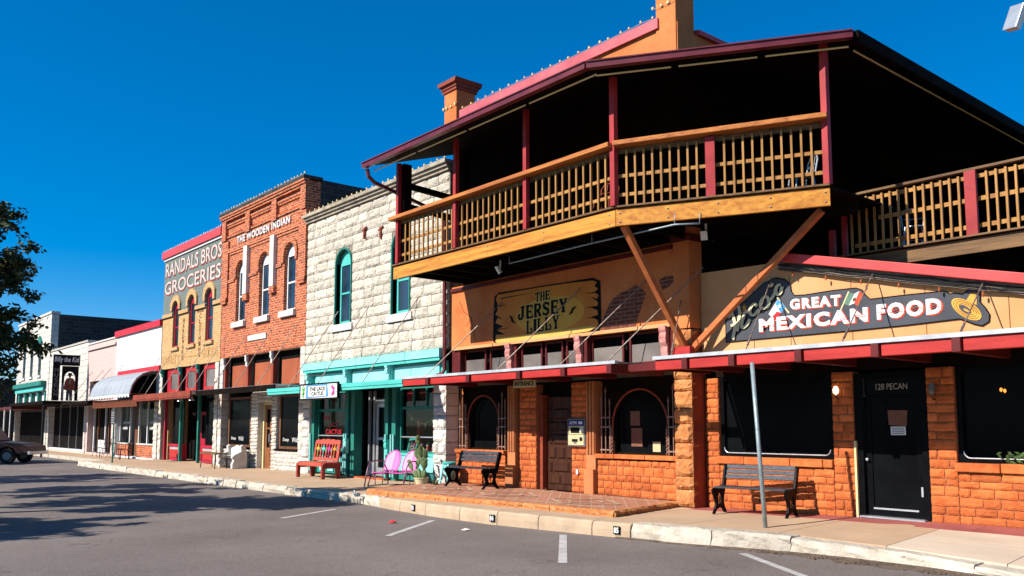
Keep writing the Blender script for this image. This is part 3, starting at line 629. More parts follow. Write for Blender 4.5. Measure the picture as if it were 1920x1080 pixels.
# shop front: brick stall risers, glass with a display behind, door recess
for a, b in ((XA+.58, -45.9), (-44.5, XB-.52)):
    bx('stall_riser', 'redbrick', b4, a, b, .1, .3, .0, .62); bx('sill', 'sill', b4, a, b, .06, .3, .622, .68)
    bx('shop_glass', 'clear', b4, a+.02, b-.02, .2, .212, .69, 2.72)
for xx in (XA+.62, -45.95, -44.5, -43.2, XB-.56): bx('mullion', 'white', b4, xx-.045, xx+.045, .16, .25, .68, 2.74)
bx('door', 'brownwood', b4, -45.75, -44.75, .36, .4, .03, 2.2)
bx('interior', 'dark', b4, XA+.56, XB-.51, 1.6, 1.65, .0, 2.74)
bx('display_curtain', 'oakdoor', b4, -44.2, -43.5, 1.0, 1.03, .8, 1.9)
for a in (-47.2, -42.9):
    for k, (zz, w_) in enumerate(((1.62, 1.25), (1.34, .75))):
        mb = MB(); rg = random.Random(int(a*3)+k); xx = a
        while xx < a+w_:
            w2 = rg.uniform(.05, .1); h2 = rg.uniform(.09, .18); mb.box(xx, xx+w2*.7, .188, .196, zz, zz+h2); mb.box(xx, xx+w2, .188, .196, zz, zz+.04); xx += w2+.015
        mb.build('window_lettering', 'white', b4)
for xx in (XA+.28, XB-.25):
    pb = MB(); pb.blocks(xx-.25, xx+.25, 0, 2.7, -.05, .27, .4, .6, random.Random(int(xx*9)), .03, .01, .04); pb.build('stone_pier', 'creamstone', b4)

# ------------------------------------------------------------------ 5: painted brick grocery facade
b5 = thing('painted_brick_building', 'two storey brick facade painted grey green over ochre with red and white grocery lettering', 'building')
XA, XB = -41.0, -33.9
W5 = [(-39.62, -38.85, 5.05, 7.15), (-37.62, -36.82, 5.05, 7.2), (-35.6, -34.78, 5.05, 7.25)]
ho = [arch(a, b, c, d, .28) for a, b, c, d in W5]
low = [(XA, 4.28), (XB, 4.28), (XB, 6.55)]
for a, b, c, d in W5[::-1]: low += [(b, 6.55), (b, c), (a, c), (a, 6.55)]
low += [(XA, 6.55)]
front(b5, 'lower_facade', 'ochrebrick', 0, 0, 0, 0, 0, .4, outline=low)
# above the belt course the brick is grey green; the openings run on through it
up = [(XA, 6.551)]
for a, b, c, d in W5:
    up += [(a, 6.551), (a, d-.28)]+[p for p in arch(a, b, c, d, .28)[2:]][::-1][1:-1]+[(b, d-.28), (b, 6.551)]
up += [(XB, 6.551), (XB, 9.3), (XA, 9.3)]
front(b5, 'upper_facade', 'greenbrick', 0, 0, 0, 0, 0, .4, outline=up)
for a, b, c, d in W5:
    f = sash(b5, a, b, c, d, .09, 'crimson', .28, 'glass_blue', .085)
    bx('sill', 'ochrebrick', b5, a-.14, b+.14, -.09, .16, 4.9, 5.048)
    hood = arch(a-.24, b+.24, 6.75, d+.28, .38); inn = arch(a-.02, b+.02, 6.75, d+.03, .29)
    hood = [(a-.24, 6.75)]+[(a-.02, 6.75)]+inn[2:][::-1][0:]+[(b+.02, 6.75), (b+.24, 6.75)]+hood[2:]
    MB().prism(hood, -.075, -.002).build('window_hood', 'ochrebrick', b5)
xs = [XA]+[v for a, b, c, d in W5 for v in (a-.02, b+.02)]+[XB]
for i in range(0, 8, 2): bx('belt_course', 'ochrebrick', b5, xs[i], xs[i+1], -.05, -.002, 6.5, 6.66)
for i in range(0, 8, 2): bx('belt_line', 'ink', b5, xs[i], xs[i+1], -.03, -.001, 6.45, 6.498)
bodybox(b5, 'ochrebrick', XA, XB, .402, 20, 9.2)
bx('coping', 'coping_red', b5, XA-.06, XB-.01, -.14, .5, 9.302, 9.62)
starstring(b5, XA, XB-.1, -.1, 9.6, .24, 'white', .04)
bx('coping_mould', 'white', b5, XA, XB-.01, -.06, -.002, 9.2, 9.29)
def dbl(txt, x0, x1, z0, z1, y, parent, face='fadedwhite', edge='oldred', bold=.008):
    lettering(txt, x0-.04, x1+.03, z0-.06, z1+.01, y, edge, parent, 'lettering_edge', bold+.022, .004)
    lettering(txt, x0, x1, z0, z1, y-.008, face, parent, 'lettering', bold, .007)
dbl('RANDALS BROS', XA+.22, XB-.12, 8.42, 9.05, -.018, b5); dbl('GROCERIES', XA+.18, XB-.15, 7.58, 8.18, -.018, b5)
lettering('VARIETY', XA+.05, -38.5, 4.34, 4.72, -.008, 'fadedpaint', b5); lettering('GOODS', -35.9, XB-.2, 4.36, 4.78, -.008, 'fadedpaint', b5); bx('faded_line', 'fadedpaint', b5, -38.1, -36.4, -.005, -.001, 4.5, 4.58)
for word, xx in (('HARDWARE', -38.2), ('CLOTHING', -36.2)):
    for i, ch in enumerate(word): lettering(ch, xx-.12, xx+.12, 6.28-.235*i-.2, 6.28-.235*i, -.008, 'brownwood', b5)
lettering('WORK', -36.62, -35.8, 6.34, 6.5, -.008, 'brownwood', b5)
# transom zone: crimson boards with small windows between dark columns
bx('transom_board', 'crimson', b5, XA+.35, XB-.4, .1, .2, 2.95, 4.27); bx('lintel', 'ochrebrick', b5, XA, XB, .0, .098, 4.12, 4.278)
for a in (-39.75, -37.65, -35.5):
    sash(b5, a, a+1.15, 3.05, 3.98, .02, 'redpaint', glass='glass_grey', t=.1, name='transom_window', meet=False)
for xx in (-40.5, -38.15, -36.0): bx('column', 'black_paint', b5, xx-.13, xx+.13, -.04, .098, 2.9, 4.1); bracket(b5, xx, -.042, 3.75, 4.12, .16, .16, 'deepteal', 'capital')
for xx in (XA+.17, XB-.2):
    pb = MB(); pb.blocks(xx-.18, xx+.18, 0, 4.1, -.03, .3, .3, .5, random.Random(int(xx*9)), .035, .012, .04); pb.build('stone_pier', 'creamstone', b5)
cn = bx('canopy', 'tin', b5, XA+.1, XB+.15, -1.15, -.05, 2.86, 2.92)
fa = bx('fascia', 'copperred', cn, XA+.05, XB+.2, -1.21, -1.152, 2.70, 2.915)
sc = MB(); n = 44
for i in range(n):
    a = XA+.1+(XB-XA)*i/n; w_ = (XB-XA)/n; sc.prism([(a+.005, 2.70), (a+.005, 2.66), (a+w_/2, 2.615), (a+w_-.005, 2.66), (a+w_-.005, 2.70)], -1.19, -1.165)
sc.build('scallop_trim', 'copperred', cn)
rods(cn, (-39.6, -37.6, -35.6, -33.9), -.002, -1.1, 5.1, 2.92, dx=.5)
for xx in (-35.4, -34.1):
    lp = MB(); lp.lathe([(.03, 0), (.05, -.06), (.11, -.16), (.115, -.17)], (xx, -1.0, 2.7)); lp.build('spot_lamp', 'chrome', cn)
# shop front below
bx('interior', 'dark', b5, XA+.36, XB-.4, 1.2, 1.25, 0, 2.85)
for a, b, d in ((-39.9, -38.4, .15), (-35.9, -34.4, .15)):
    bx('stall_riser', 'crimson', b5, a, b, d, d+.25, .02, .62); bx('riser_panel', 'redpaint', b5, a+.15, b-.15, d-.03, d-.002, .15, .5); bx('sill', 'crimson', b5, a-.03, b+.03, d-.05, d+.25, .622, .74)
    gv = MB(); k = 0
    for i in range(14): u = a+.2+(b-a-.4)*i/14; gv.box(u, u+.035, d-.045, d-.032, .5, .6)
    gv.build('riser_grille', 'white', b5)
    bx('shop_glass', 'glass', b5, a+.05, b-.05, d+.1, d+.13, .742, 2.8)
for xx in (-40.3, -38.3, -36.15, -34.25): MB().box(xx-.06, xx+.06, .02, .14, .0, 2.85).build('post', 'deepteal' if xx in (-38.3, -36.15) else 'crimson', b5)
dr = bx('door', 'crimson', b5, -37.75, -36.7, .75, .8, .03, 2.15); bx('pane', 'glass', dr, -37.6, -36.85, .735, .749, 1.0, 2.0)

# ------------------------------------------------------------------ 6: red brick building
b6 = thing('red_brick_building', 'two storey old orange red brick building with three tall arched windows and raised wooden lettering', 'building')
XA, XB = -33.85, -26.45; T6 = 10.08
W6 = [(-32.45, -31.55, 5.55, 7.95), (-30.3, -29.4, 5.55, 7.95), (-28.2, -27.3, 5.55, 7.95)]
ho = [arch(a, b, c, d, .38) for a, b, c, d in W6]
front(b6, 'front_wall', 'redbrick', XA, XB, 4.22, T6-.15, 0, .45, ho)
bodybox(b6, 'darkbrick', XA, XB, .452, 4.2, T6-.05)  # dark stone colours in the shade on the side wall
bx('rear_block', 'darkbrick', b6, XA, XB, 4.21, 18, 0, 9.2)
# corbelled parapet: frames, piers, recessed panels
pp = MB()
for i in range(4):
    xx = [XA+.22, XA+2.55, XA+4.9, XB-.2][i]; pp.box(xx-.2, xx+.2, -.12, -.002, 8.95, 9.72)
pp.box(XA, XB, -.12, -.003, 9.72, 9.80); pp.box(XA-.03, XB+.03, -.17, -.003, 9.802, 9.88); pp.box(XA-.05, XB+.05, -.21, -.003, 9.882, 9.96)
for i in range(3):
    a = [XA+.42, XA+2.75, XA+5.1][i]; b = [XA+2.35, XA+4.7, XB-.4][i]
    pp.box(a, b, -.08, -.003, 9.52, 9.60); pp.box(a, b, -.05, -.003, 9.44, 9.515); pp.box(a, b, -.06, -.003, 9.05, 9.12)
pp.build('parapet_corbel', 'redbrick', b6)
bx('coping', 'darkbrick', b6, XA-.06, XB+.06, -.22, .5, 9.962, T6+.0)
starstring(b6, XA, XB, -.15, T6, .26, 'cream', .045)
# wall frame around each bay
bf = MB(); bf.box(XA, XA+.62, -.07, -.003, 6.6, 8.9); bf.box(XB-.55, XB, -.07, -.003, 6.6, 8.9)
bf.box(XA, XB, -.09, -.072, 8.42, 8.56) if False else bf.box(XA+.622, XB-.552, -.07, -.003, 8.40, 8.58)
bf.box(XA+.7, XB-.6, -.04, -.003, 8.30, 8.395)
for xx in (XA+.3, XB-.28): bf.box(xx-.3, xx+.3, -.11, -.071, 6.5, 6.6); bf.box(xx-.24, xx+.24, -.09, -.003, 6.38, 6.498)
bf.build('brick_pilaster', 'redbrick', b6)
for xx in (-31.38+.0, -29.0):
    bx('stone_strip', 'sill', b6, xx-.17, xx+.17, -.14, -.004, 6.55, 8.42); bx('strip_foot', 'redbrick', b6, xx-.2, xx+.2, -.12, -.004, 6.3, 6.54)
for (a, b, c, d) in W6:
    sash(b6, a, b, c, d-.02, .12, 'white', .38, 'glass_blue', .085)
    bx('sill', 'sill', b6, a-.16, b+.12, -.12, .2, 5.34, 5.545)
    hood = arch(a-.16, b+.16, 7.3, d+.2, .46); inn = arch(a, b, 7.3, d+.01, .385)
    hd_ = [(a-.16, 7.3), (a, 7.3)]+inn[2:][::-1]+[(b, 7.3), (b+.16, 7.3)]+hood[2:]
    MB().prism(hd_, -.055, -.002).build('window_hood', 'redbrick', b6)
for a, b in ((XA+.63, W6[0][0]-.17), (W6[0][1]+.17, W6[1][0]-.17), (W6[1][1]+.17, W6[2][0]-.17)):
    bx('belt_course', 'redbrick', b6, a, b, -.05, -.003, 7.2, 7.32)
bx('lintel_stone', 'sill', b6, -31.1, -29.5, -.05, -.003, 4.72, 4.92)
lettering('THE WOODEN INDIAN', -32.4, -27.75, 8.66, 8.93, -.06, 'white', b6, 'raised_lettering', .015, .03, spacing=1.12)
# transom openings with rust brown boards
bx('transom_recess', 'dark', b6, XA+.35, XB-.35, .3, .34, 2.9, 4.22)
for a, b in ((-33.05, -31.5), (-30.9, -29.25), (-28.6, -26.95)): bx('transom_board', 'panel_rust', b6, a, b, .2, .298, 3.0, 3.88)
for xx in (-33.4, -31.2, -29.0): bx('iron_column', 'copperred', b6, xx-.07, xx+.07, .02, .16, 2.9, 4.21); bracket(b6, xx, .018, 3.75, 4.2, .14, .1, 'sill', 'capital')
for xx in (XA+.17, XB-.16): bx('corner_pier', 'palestone', b6, xx-.17, xx+.17, .0, .3, 2.9, 4.21)
cn = bx('canopy', 'tin', b6, XA+.35, XB-.05, -1.0, -.05, 2.86, 2.91); bx('fascia', 'darkwood', cn, XA+.3, XB-.02, -1.05, -1.002, 2.70, 2.90)
rods(cn, (-32.2, -30.0, -28.0), -.002, -.98, 5.0, 2.9, dx=.9)
# shop level: cream rubble below the windows, recessed door
rg = random.Random(21)
for a, b in ((-33.35, -31.0), (-28.75, -26.9)):
    stonewall('stone_apron', b6, a, b, -.12, .68, .08, rg, 'creamstone', 'sill', rh=.13, l0=.16, l1=.36, bulge=.025)
    bx('sill', 'darkwood', b6, a, b, .02, .32, .682, .74)
    fr = MB(); t = .1; fr.prism([(a+.1, .742), (b-.1, .742), (b-.1, 2.65), (a+.1, 2.65)], .18, .27, holes=[[(a+.2, .83), (b-.2, .83), (b-.2, 2.55), (a+.2, 2.55)]])
    f = fr.build('shop_window', 'brownwood', b6); bx('pane', 'glass', f, a+.19, b-.19, .22, .24, .82, 2.56)
    lettering('Deep', a+.35, a+.8, .98, 1.12, .212, 'white', f, 'window_lettering', .0, .003); lettering('Wild', a+1.05, a+1.5, .98, 1.14, .212, 'white', f, 'window_lettering', .0, .003)
for a, b in ((-30.95, -30.35), (-29.15, -28.78)):
    stonewall('stone_jamb', b6, a, b, -.1, 2.75, .12, rg, 'creamstone', 'sill', rh=.13, l0=.12, l1=.3, bulge=.03)
stonewall('stone_head', b6, -30.95, -28.8, 2.4, 2.8, .14, rg, 'creamstone', 'sill', rh=.13, l0=.15, l1=.3, bulge=.03)
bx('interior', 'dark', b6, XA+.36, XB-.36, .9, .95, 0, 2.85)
df = MB().prism([(-30.3, -.05), (-29.2, -.05), (-29.2, 2.4), (-30.3, 2.4)], .3, .42, holes=[[(-30.2, -.04), (-29.3, -.04), (-29.3, 2.3), (-30.2, 2.3)]]).build('door_frame', 'cream', b6)
dr = MB(); dr.prism([(-30.19, -.03), (-29.31, -.03), (-29.31, 2.29), (-30.19, 2.29)], .36, .41, holes=[[(-30.08, .75), (-29.8, .75), (-29.8, 2.15), (-30.08, 2.15)], [(-29.7, .75), (-29.42, .75), (-29.42, 2.15), (-29.7, 2.15)]])
for a in (-30.08, -29.7): dr.box(a, a+.28, .35, .37, .12, .6); dr.box(a, a+.28, .37, .39, 1.42, 1.48)
dr = dr.build('door', 'oakdoor', b6); bx('pane', 'glass', dr, -30.1, -29.4, .385, .395, .74, 2.16); bx('handle', 'chrome', dr, -29.77, -29.73, .3, .355, .95, 1.25)
for xx in (XA+.16, XB-.15):
    pb = MB(); pb.blocks(xx-.17, xx+.17, -.1, 2.85, -.02, .3, .3, .5, random.Random(int(xx*9)), .03, .012, .3); pb.build('stone_pier', 'creamstone', b6)
# ------------------------------------------------------------------ 7: limestone building with turquoise shopfront
b7 = thing('limestone_building', 'two storey cream rock faced limestone building with a turquoise shopfront', 'building')
XA, XB = -26.4, -18.2
W7 = [(-24.35, -23.4, 4.72, 7.1), (-21.0, -20.1, 4.72, 7.1)]
ho = [arch(a, b, c, d, .42) for a, b, c, d in W7]
fw = front(b7, 'front_wall', 'limestone', XA, XB, 3.58, 8.35, 0, .45, ho)
# rock faced courses laid as separate stones around the windows
rg = random.Random(77); st = MB(); z = 3.6; rowh = .297; row = 0
while z < 8.3:
    x = XA+.01; zt = min(z+rowh, 8.34)
    segs = []; cur = XA+.01
    for a, b, c, d in W7:
        if zt > c-.02 and z < d+.05:
            inset = 0 if zt < d-.42 else .12
            segs.append((cur, a-.05+0*inset)); cur = b+.05
    segs.append((cur, XB-.01))
    for a, b in segs:
        if b-a > .08: st.blocks(a, b, z, zt, -.012, rowh, .42, .85, rg, .032, .014, .03, sub=(7, 4), jit=.9)
    z += rowh; row += 1
st.build('rock_face', 'limeblock', b7)
bodybox(b7, 'limestone', XA, XB, .452, 18, 8.5)
cm = MB(); cm.box(XA-.02, XB+.02, -.1, .45, 8.352, 8.44); cm.box(XA-.04, XB+.04, -.17, .45, 8.442, 8.52); cm.box(XA-.06, XB+.06, -.24, .5, 8.522, 8.62)
cm.build('cornice', 'weatherstone', b7)
starstring(b7, XA+.1, XB-.1, -.15, 8.62, .3, 'cream', .045)
for a, b, c, d in W7:
    f = sash(b7, a, b, c, d, .12, 'teal', .42, 'glass_blue', .11)
    bx('sill', 'sill', b7, a-.2, b+.2, -.1, .2, 4.5, 4.715)
    # the inside of the arch lining is painted sea green
    o_ = arch(a-.045, b+.045, c, d+.045, .43); i_ = arch(a, b, c, d, .42)
    MB().prism(o_[1:]+[o_[0]]+[i_[0]]+i_[1:][::-1], -.055, .119).build('window_lining', 'deepteal', b7)
for x_, z_ in ((-22.55, 7.35), (-21.6, 7.2)):
    an = MB(); an.bar((x_, -.07, z_+.02), (x_, -.07, z_+.2), .05); an.bar((x_-.12, -.07, z_+.12), (x_+.12, -.07, z_+.2), .045); an.bar((x_, -.07, z_+.06), (x_, -.07, z_-.15), .06); an.build('wall_anchor', 'copperred', b7)
# turquoise entablature and transom panels
bx('entablature', 'paleteal', b7, XA+.05, XB-.25, -.16, -.002, 3.36, 3.575); bx('entablature_mould', 'teal', b7, XA+.08, XB-.28, -.12, -.001, 3.27, 3.358)
bx('transom_backing', 'teal', b7, XA+.1, XB-.3, .12, .2, 2.66, 3.268)
for a, b in ((-25.75, -23.65), (-23.35, -21.2), (-20.95, -18.75)): bx('transom_panel', 'paleteal', b7, a, b, .07, .118, 2.74, 3.2)
for xx in (-26.05, -23.5, -21.08): bx('pilaster', 'teal', b7, xx-.1, xx+.1, -.03, .117, 2.72, 3.268); bracket(b7, xx, -.032, 2.85, 3.265, .13, .13, 'paleteal')
cn = bx('canopy', 'tin', b7, XA-.1, XB-.35, -1.2, -.05, 2.66, 2.70)
fa = MB(); fa.box(XA-.15, XB-.3, -1.26, -1.202, 2.62, 2.73); fa.box(XA-.15, XB-.3, -1.24, -1.202, 2.54, 2.618); fa.build('fascia', 'teal', cn)
rods(cn, (-25.3, -23.4, -20.7), -.002, -1.15, 5.15, 2.70, dx=1.1)
# shop level
for a, b in ((XA+.02, XA+.5), (XB-.62, XB-.05)):
    pb = MB(); pb.use(0); pb.blocks(a, b, -.1, 2.7, -.05, .32, .5, .7, random.Random(int(a*7)), .05, .012, .4, sub=(6, 5), jit=.6); pb.build('stone_pier', 'palestone2', b7)
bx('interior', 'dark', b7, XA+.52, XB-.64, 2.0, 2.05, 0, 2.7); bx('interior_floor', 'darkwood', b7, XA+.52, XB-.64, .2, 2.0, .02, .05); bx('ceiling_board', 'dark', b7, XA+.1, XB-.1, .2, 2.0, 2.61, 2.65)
for a, b in ((-25.72, -23.72), (-20.78, -18.84)):
    ap = bx('stall_riser', 'deepteal', b7, a, b, .14, .3, .05, .52); bx('riser_panel', 'paleteal', ap, a+.05, b-.05, .09, .138, .3, .72) if a > -22 else None
    if a < -22:
        for i in range(3):
            for j in range(2): bx('riser_block', 'paleteal', ap, a+.25+i*.55, a+.6+i*.55, .11, .138, .12+j*.3, .3+j*.3)
    bx('sill', 'teal', b7, a, b, .06, .3, .722, .79)
    wf = MB(); t = .06; wf.prism([(a, .792), (b, .792), (b, 2.62), (a, 2.62)], .16, .24, holes=[[(a+t, .85), (b-t, .85), (b-t, 2.0), (a+t, 2.0)], [(a+t, 2.08), (b-t, 2.08), (b-t, 2.58), (a+t, 2.58)]])
    for k in (1, 2): xx = a+(b-a)*k/3; wf.box(xx-.03, xx+.03, .17, .23, 2.08, 2.58)
    f = wf.build('shop_window', 'deepteal', b7); bx('pane', 'clear', f, a+.05, b-.05, .198, .206, .845, 2.585)
    bx('glazing_bar', 'chrome', f, a+t, b-t, .155, .197, 1.22, 1.25)
    for k in range(3): bx('curtain', 'crimson' if k % 2 == 0 else 'darkred', f, a+.15+k*.62, a+.5+k*.62, .3, .33, 2.08, 2.58)
for xx in (-25.82, -23.6, -23.22, -21.3, -20.9): bx('pilaster', 'deepteal', b7, xx-.1, xx+.1, .02, .3, .02, 2.65)
for xx in (-25.88, -23.66, -23.54, -20.97, -20.84, -21.25): MB().tube([(xx, -.02, .1), (xx, -.02, 1.3)], .028, 8).build('half_column', 'paleteal', b7)
bracket(b7, -23.4, -.03, .7, 1.15, .12, .12, 'paleteal'); bracket(b7, -21.1, -.03, .7, 1.15, .12, .12, 'teal')
dr = MB().prism([(-22.62, .05), (-21.62, .05), (-21.62, 2.22), (-22.62, 2.22)], .5, .56, holes=[[(-22.5, .3), (-21.74, .3), (-21.74, 1.12), (-22.5, 1.12)], [(-22.5, 1.2), (-21.74, 1.2), (-21.74, 2.1), (-22.5, 2.1)]]).build('door', 'chrome', b7)
bx('pane', 'glass', dr, -22.51, -21.73, .52, .53, .29, 2.11); bx('handle', 'chrome', dr, -21.72, -21.68, .44, .499, 1.0, 1.35); bx('notice', 'paper', dr, -21.95, -21.78, .505, .512, 1.42, 1.8)
bx('door_transom', 'chrome', b7, -22.66, -21.58, .49, .57, 2.24, 2.32); bx('transom_pane', 'glass', b7, -22.66, -21.58, .52, .53, 2.33, 2.6)
for xx in (-23.0, -22.7, -21.55): bx('door_post', 'chrome', b7, xx-.04, xx+.04, .46, .58, .03, 2.6)
bx('side_light', 'glass', b7, -22.96, -22.75, .52, .53, .45, 2.6); bx('side_panel', 'chrome', b7, -22.96, -22.75, .5, .55, .05, .44)
bx('door_step', 'redbrick', b7, -23.25, -21.2, -.1, .5, -.03, .04)
# things shown in the shop windows
dsp = thing('window_display', 'figurines and trinkets lined up in the turquoise shop window by the stone pier', 'display', (-19.8, .45, .79))
rg = random.Random(5)
for k in range(11):
    xx = -.85+k*.165; h_ = rg.uniform(.1, .3); o = MB(); o.lathe([(.03, 0), (.055, h_*.35), (.03, h_*.6), (.045, h_*.8), (.012, h_)], (xx, rg.uniform(-.1, .2), 0), 8); o.build('figurine', rg.choice(['white', 'signred', 'yellow', 'pink', 'teal', 'cream', 'bright_red']), dsp, smooth=True)
MB().box(-.62, -.5, .05, .17, 0, .95).build('red_post', 'bright_red', dsp)
dsp2 = thing('window_ornaments', 'red ornaments in the shop window behind the salmon bench', 'display', (-24.3, .45, .79))
for k in range(6):
    o = MB(); o.lathe([(.04, 0), (.07, .08), (.02, .16), (.05, .24), (.01, .3)], (-.9+k*.28, .05, 0), 8); o.build('ornament', ['bright_red', 'white', 'magenta', 'signred', 'yellow', 'pink'][k], dsp2, smooth=True)
MB().prism([(.25, 0), (.5, 0), (.46, .42), (.3, .42)], .0, .03).build('pink_basket', 'pink', dsp2)
for i, (t_, a, b, zz) in enumerate((('THE', -25.4, -25.0, 1.72), ('LACE', -25.05, -24.45, 1.5), ('CACTUS', -25.2, -24.2, 1.28))):
    lettering(t_, a, b, zz, zz+.15, .185, 'bright_red', b7, 'window_lettering', .0, .003)
bu = MB(); pts = [(-20.6+1.6*i/14, .28, 1.93-.32*math.sin(math.pi*i/14)) for i in range(15)]; bu.tube(pts, .008, 5)
for i in range(2, 14, 3): bu.prism([(pts[i][0]-.05, pts[i][2]), (pts[i][0]+.05, pts[i][2]), (pts[i][0], pts[i][2]-.16)], .275, .285)
tag(bu.build('bunting', 'cream'), 'string of cloth pennants drooping across the turquoise shop window', 'bunting')
cb = thing('chalkboard', 'small chalkboard in a turquoise frame leaning at the left of the shop window', 'chalkboard', (-20.42, .3, .795))
sl_ = lambda u, v, w: (u, w+v*.25, v)
MB().prism([(-.22, 0), (.22, 0), (.22, .4), (-.22, .4)], 0, .03, holes=[[(-.17, .05), (.17, .05), (.17, .35), (-.17, .35)]], fn=sl_).build('frame', 'teal', cb)
MB().prism([(-.18, .04), (.18, .04), (.18, .36), (-.18, .36)], .012, .02, fn=sl_).build('board', 'ink', cb)
for t_, a, b, zz in (('The', -.13, -.02, .25), ('Lace', -.13, .1, .16), ('Cactus', -.13, .14, .07)): lettering(t_, a, b, zz, zz+.075, .004, 'white', cb, 'chalk_lettering', .0, .004, fn=sl_)
gs = MB()
for (u, v, r) in ((-21.42, .95, .09), (-21.36, 1.12, .1), (-21.42, 1.3, .09), (-21.5, 1.08, .06)): gs.lathe([(r*.2, -r*1.2), (r, -r*.3), (r*.9, r*.5), (r*.2, r*1.3)], (u, .36, v), 8)
gs.tube([(-21.4, .36, .05), (-21.4, .36, .9)], .05, 8)
tag(gs.build('cactus_cutout', 'green', smooth=True), 'green prickly pear figure standing by the shop door', 'ornament')

# hanging painted shop sign at the canopy
sg = thing('shop_sign', 'framed painted board reading THE LACE CACTUS hung at the turquoise canopy', 'sign', (-22.83, -1.33, 2.55))
MB().prism([(-1.18, -.24), (1.18, -.24), (1.18, .24), (-1.18, .24)], -.03, .03, holes=[[(-1.13, -.2), (1.13, -.2), (1.13, .2), (-1.13, .2)]]).build('frame', 'ink', sg)
bx('board', 'white', sg, -1.135, 1.135, -.02, .02, -.205, .205)
MB().prism([(-.78, -.19), (.62, -.17), (.55, .19), (-.75, .19)], -.026, -.021).build('blue_border', 'blue', sg)
MB().prism([(-.62, -.15), (.5, -.15), (.5, .15), (-.62, .15)], -.032, -.027).build('panel', 'white', sg)
lettering('THE LACE', -.52, .44, .01, .125, -.036, 'ink', sg, bold=.03); lettering('CACTUS', -.4, .32, -.125, -.01, -.036, 'ink', sg, bold=.03)
cp = MB()
for (u, v, r) in ((-.95, -.1, .075), (-.93, .0, .07), (-.98, .09, .06), (-.88, .08, .045)): cp.prism([(u+r*.75*math.cos(k*.628), v+r*1.1*math.sin(k*.628)) for k in range(10)], -.028, -.021)
cp.build('painted_cactus', 'green', sg)
fl = MB()
for k in range(7): a_ = k*.9; fl.prism([(.82+.11*math.cos(a_)*math.cos(a_)+.05*k/7+.045*math.cos(t_*.785), .0+.1*math.sin(a_)+.05*math.sin(t_*.785)) for t_ in range(8)], -.03-.001*k, -.021)
fl.build('painted_flower', 'pink', sg)
rg = random.Random(3); sw = MB()
for k in range(34):
    u = rg.choice([rg.uniform(-1.11, -.82), rg.uniform(.68, 1.11)]); v = rg.uniform(-.17, .17); a_ = rg.uniform(0, 3); sw.bar((u, -.022, v), (u+.06*math.cos(a_), -.022, v+.04*math.sin(a_)), .014, .004, (0, 1, 0))
sw.build('scrollwork', 'ink', sg)
MB().tube([(-.9, 0, .24), (-.9, .1, .5), (-.9, .6, .52)], .012, 6).tube([(.9, 0, .24), (.9, .05, .2)], .012, 6).build('hanger', 'rod', sg)

# ------------------------------------------------------------------ 8: corner building with orange stucco and the balcony
b8 = thing('stucco_corner_building', 'orange stucco corner building with a big dark roof over its wooden balcony', 'building')
XA, XB = -18.1, -10.3
front(b8, 'sign_wall', 'stucco', XA, XB-.4, 3.5, 5.15, 0, .35)
bx('shade_toned_porch_wall', 'darkwood', b8, XA, XB-.15, .03, .35, 5.152, 8.9)  # near-black colour stands in for shade on the stucco behind the balcony
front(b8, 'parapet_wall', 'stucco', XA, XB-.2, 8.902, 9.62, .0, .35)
bx('side_wall', 'darkwood', b8, XB-.62, XB-.2, .352, 22, 0, 8.9); bx('side_parapet', 'stucco', b8, XB-.62, XB-.2, .352, 22, 8.902, 9.5)  # lower side wall coloured dark for porch shade, stucco parapet left plain
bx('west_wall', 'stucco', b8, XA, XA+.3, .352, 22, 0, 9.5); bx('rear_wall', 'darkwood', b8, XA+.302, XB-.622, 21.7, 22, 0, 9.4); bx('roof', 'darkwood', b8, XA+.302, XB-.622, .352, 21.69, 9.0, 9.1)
cp = MB(); cp.prism([(-.08, 9.62), (.42, 9.62), (.42, 9.72), (.17, 9.84), (-.08, 9.84)], -17.72, -10.95, fn=lambda u, v, w: (w, u, v)); cp.build('coping', 'coping', b8)
cp = MB(); cp.prism([(-10.98, 9.5), (-10.42, 9.5), (-10.42, 9.6), (-10.98, 9.72)], .6, 22, fn=lambda u, v, w: (u, w, v)); cp.build('side_coping', 'coping_red', b8)
starstring(b8, -17.6, -11.1, -.04, 9.84, .3, 'cream', .036)
def chimney(x0, x1, y0, y1, z0, z1, cap):
    c = MB().box(x0, x1, y0, y1, z0, z1).build('chimney', 'stucco', b8, bevel=.01)
    if cap:
        k = MB(); k.box(x0-.04, x1+.04, y0-.04, y1+.04, z1-.3, z1-.22); k.box(x0-.07, x1+.07, y0-.07, y1+.07, z1-.218, z1-.13); k.prism([(x0-.10, z1-.128), (x1+.10, z1-.128), (x1+.15, z1-.02), (x0-.15, z1-.02)], y0-.14, y1+.14); k.build('chimney_cap', 'copperred', c)
    return c
chimney(-18.47, -17.92, -.03, .6, 8.9, 10.80, True)
c2 = chimney(-11.03, -10.52, -.03, .56, 8.9, 13.0, True)
starstring(b8, -18.5, -17.95, -.06, 10.0, .18, 'cream', .045); starstring(b8, -11.05, -10.5, -.06, 10.0, .17, 'cream', .045)
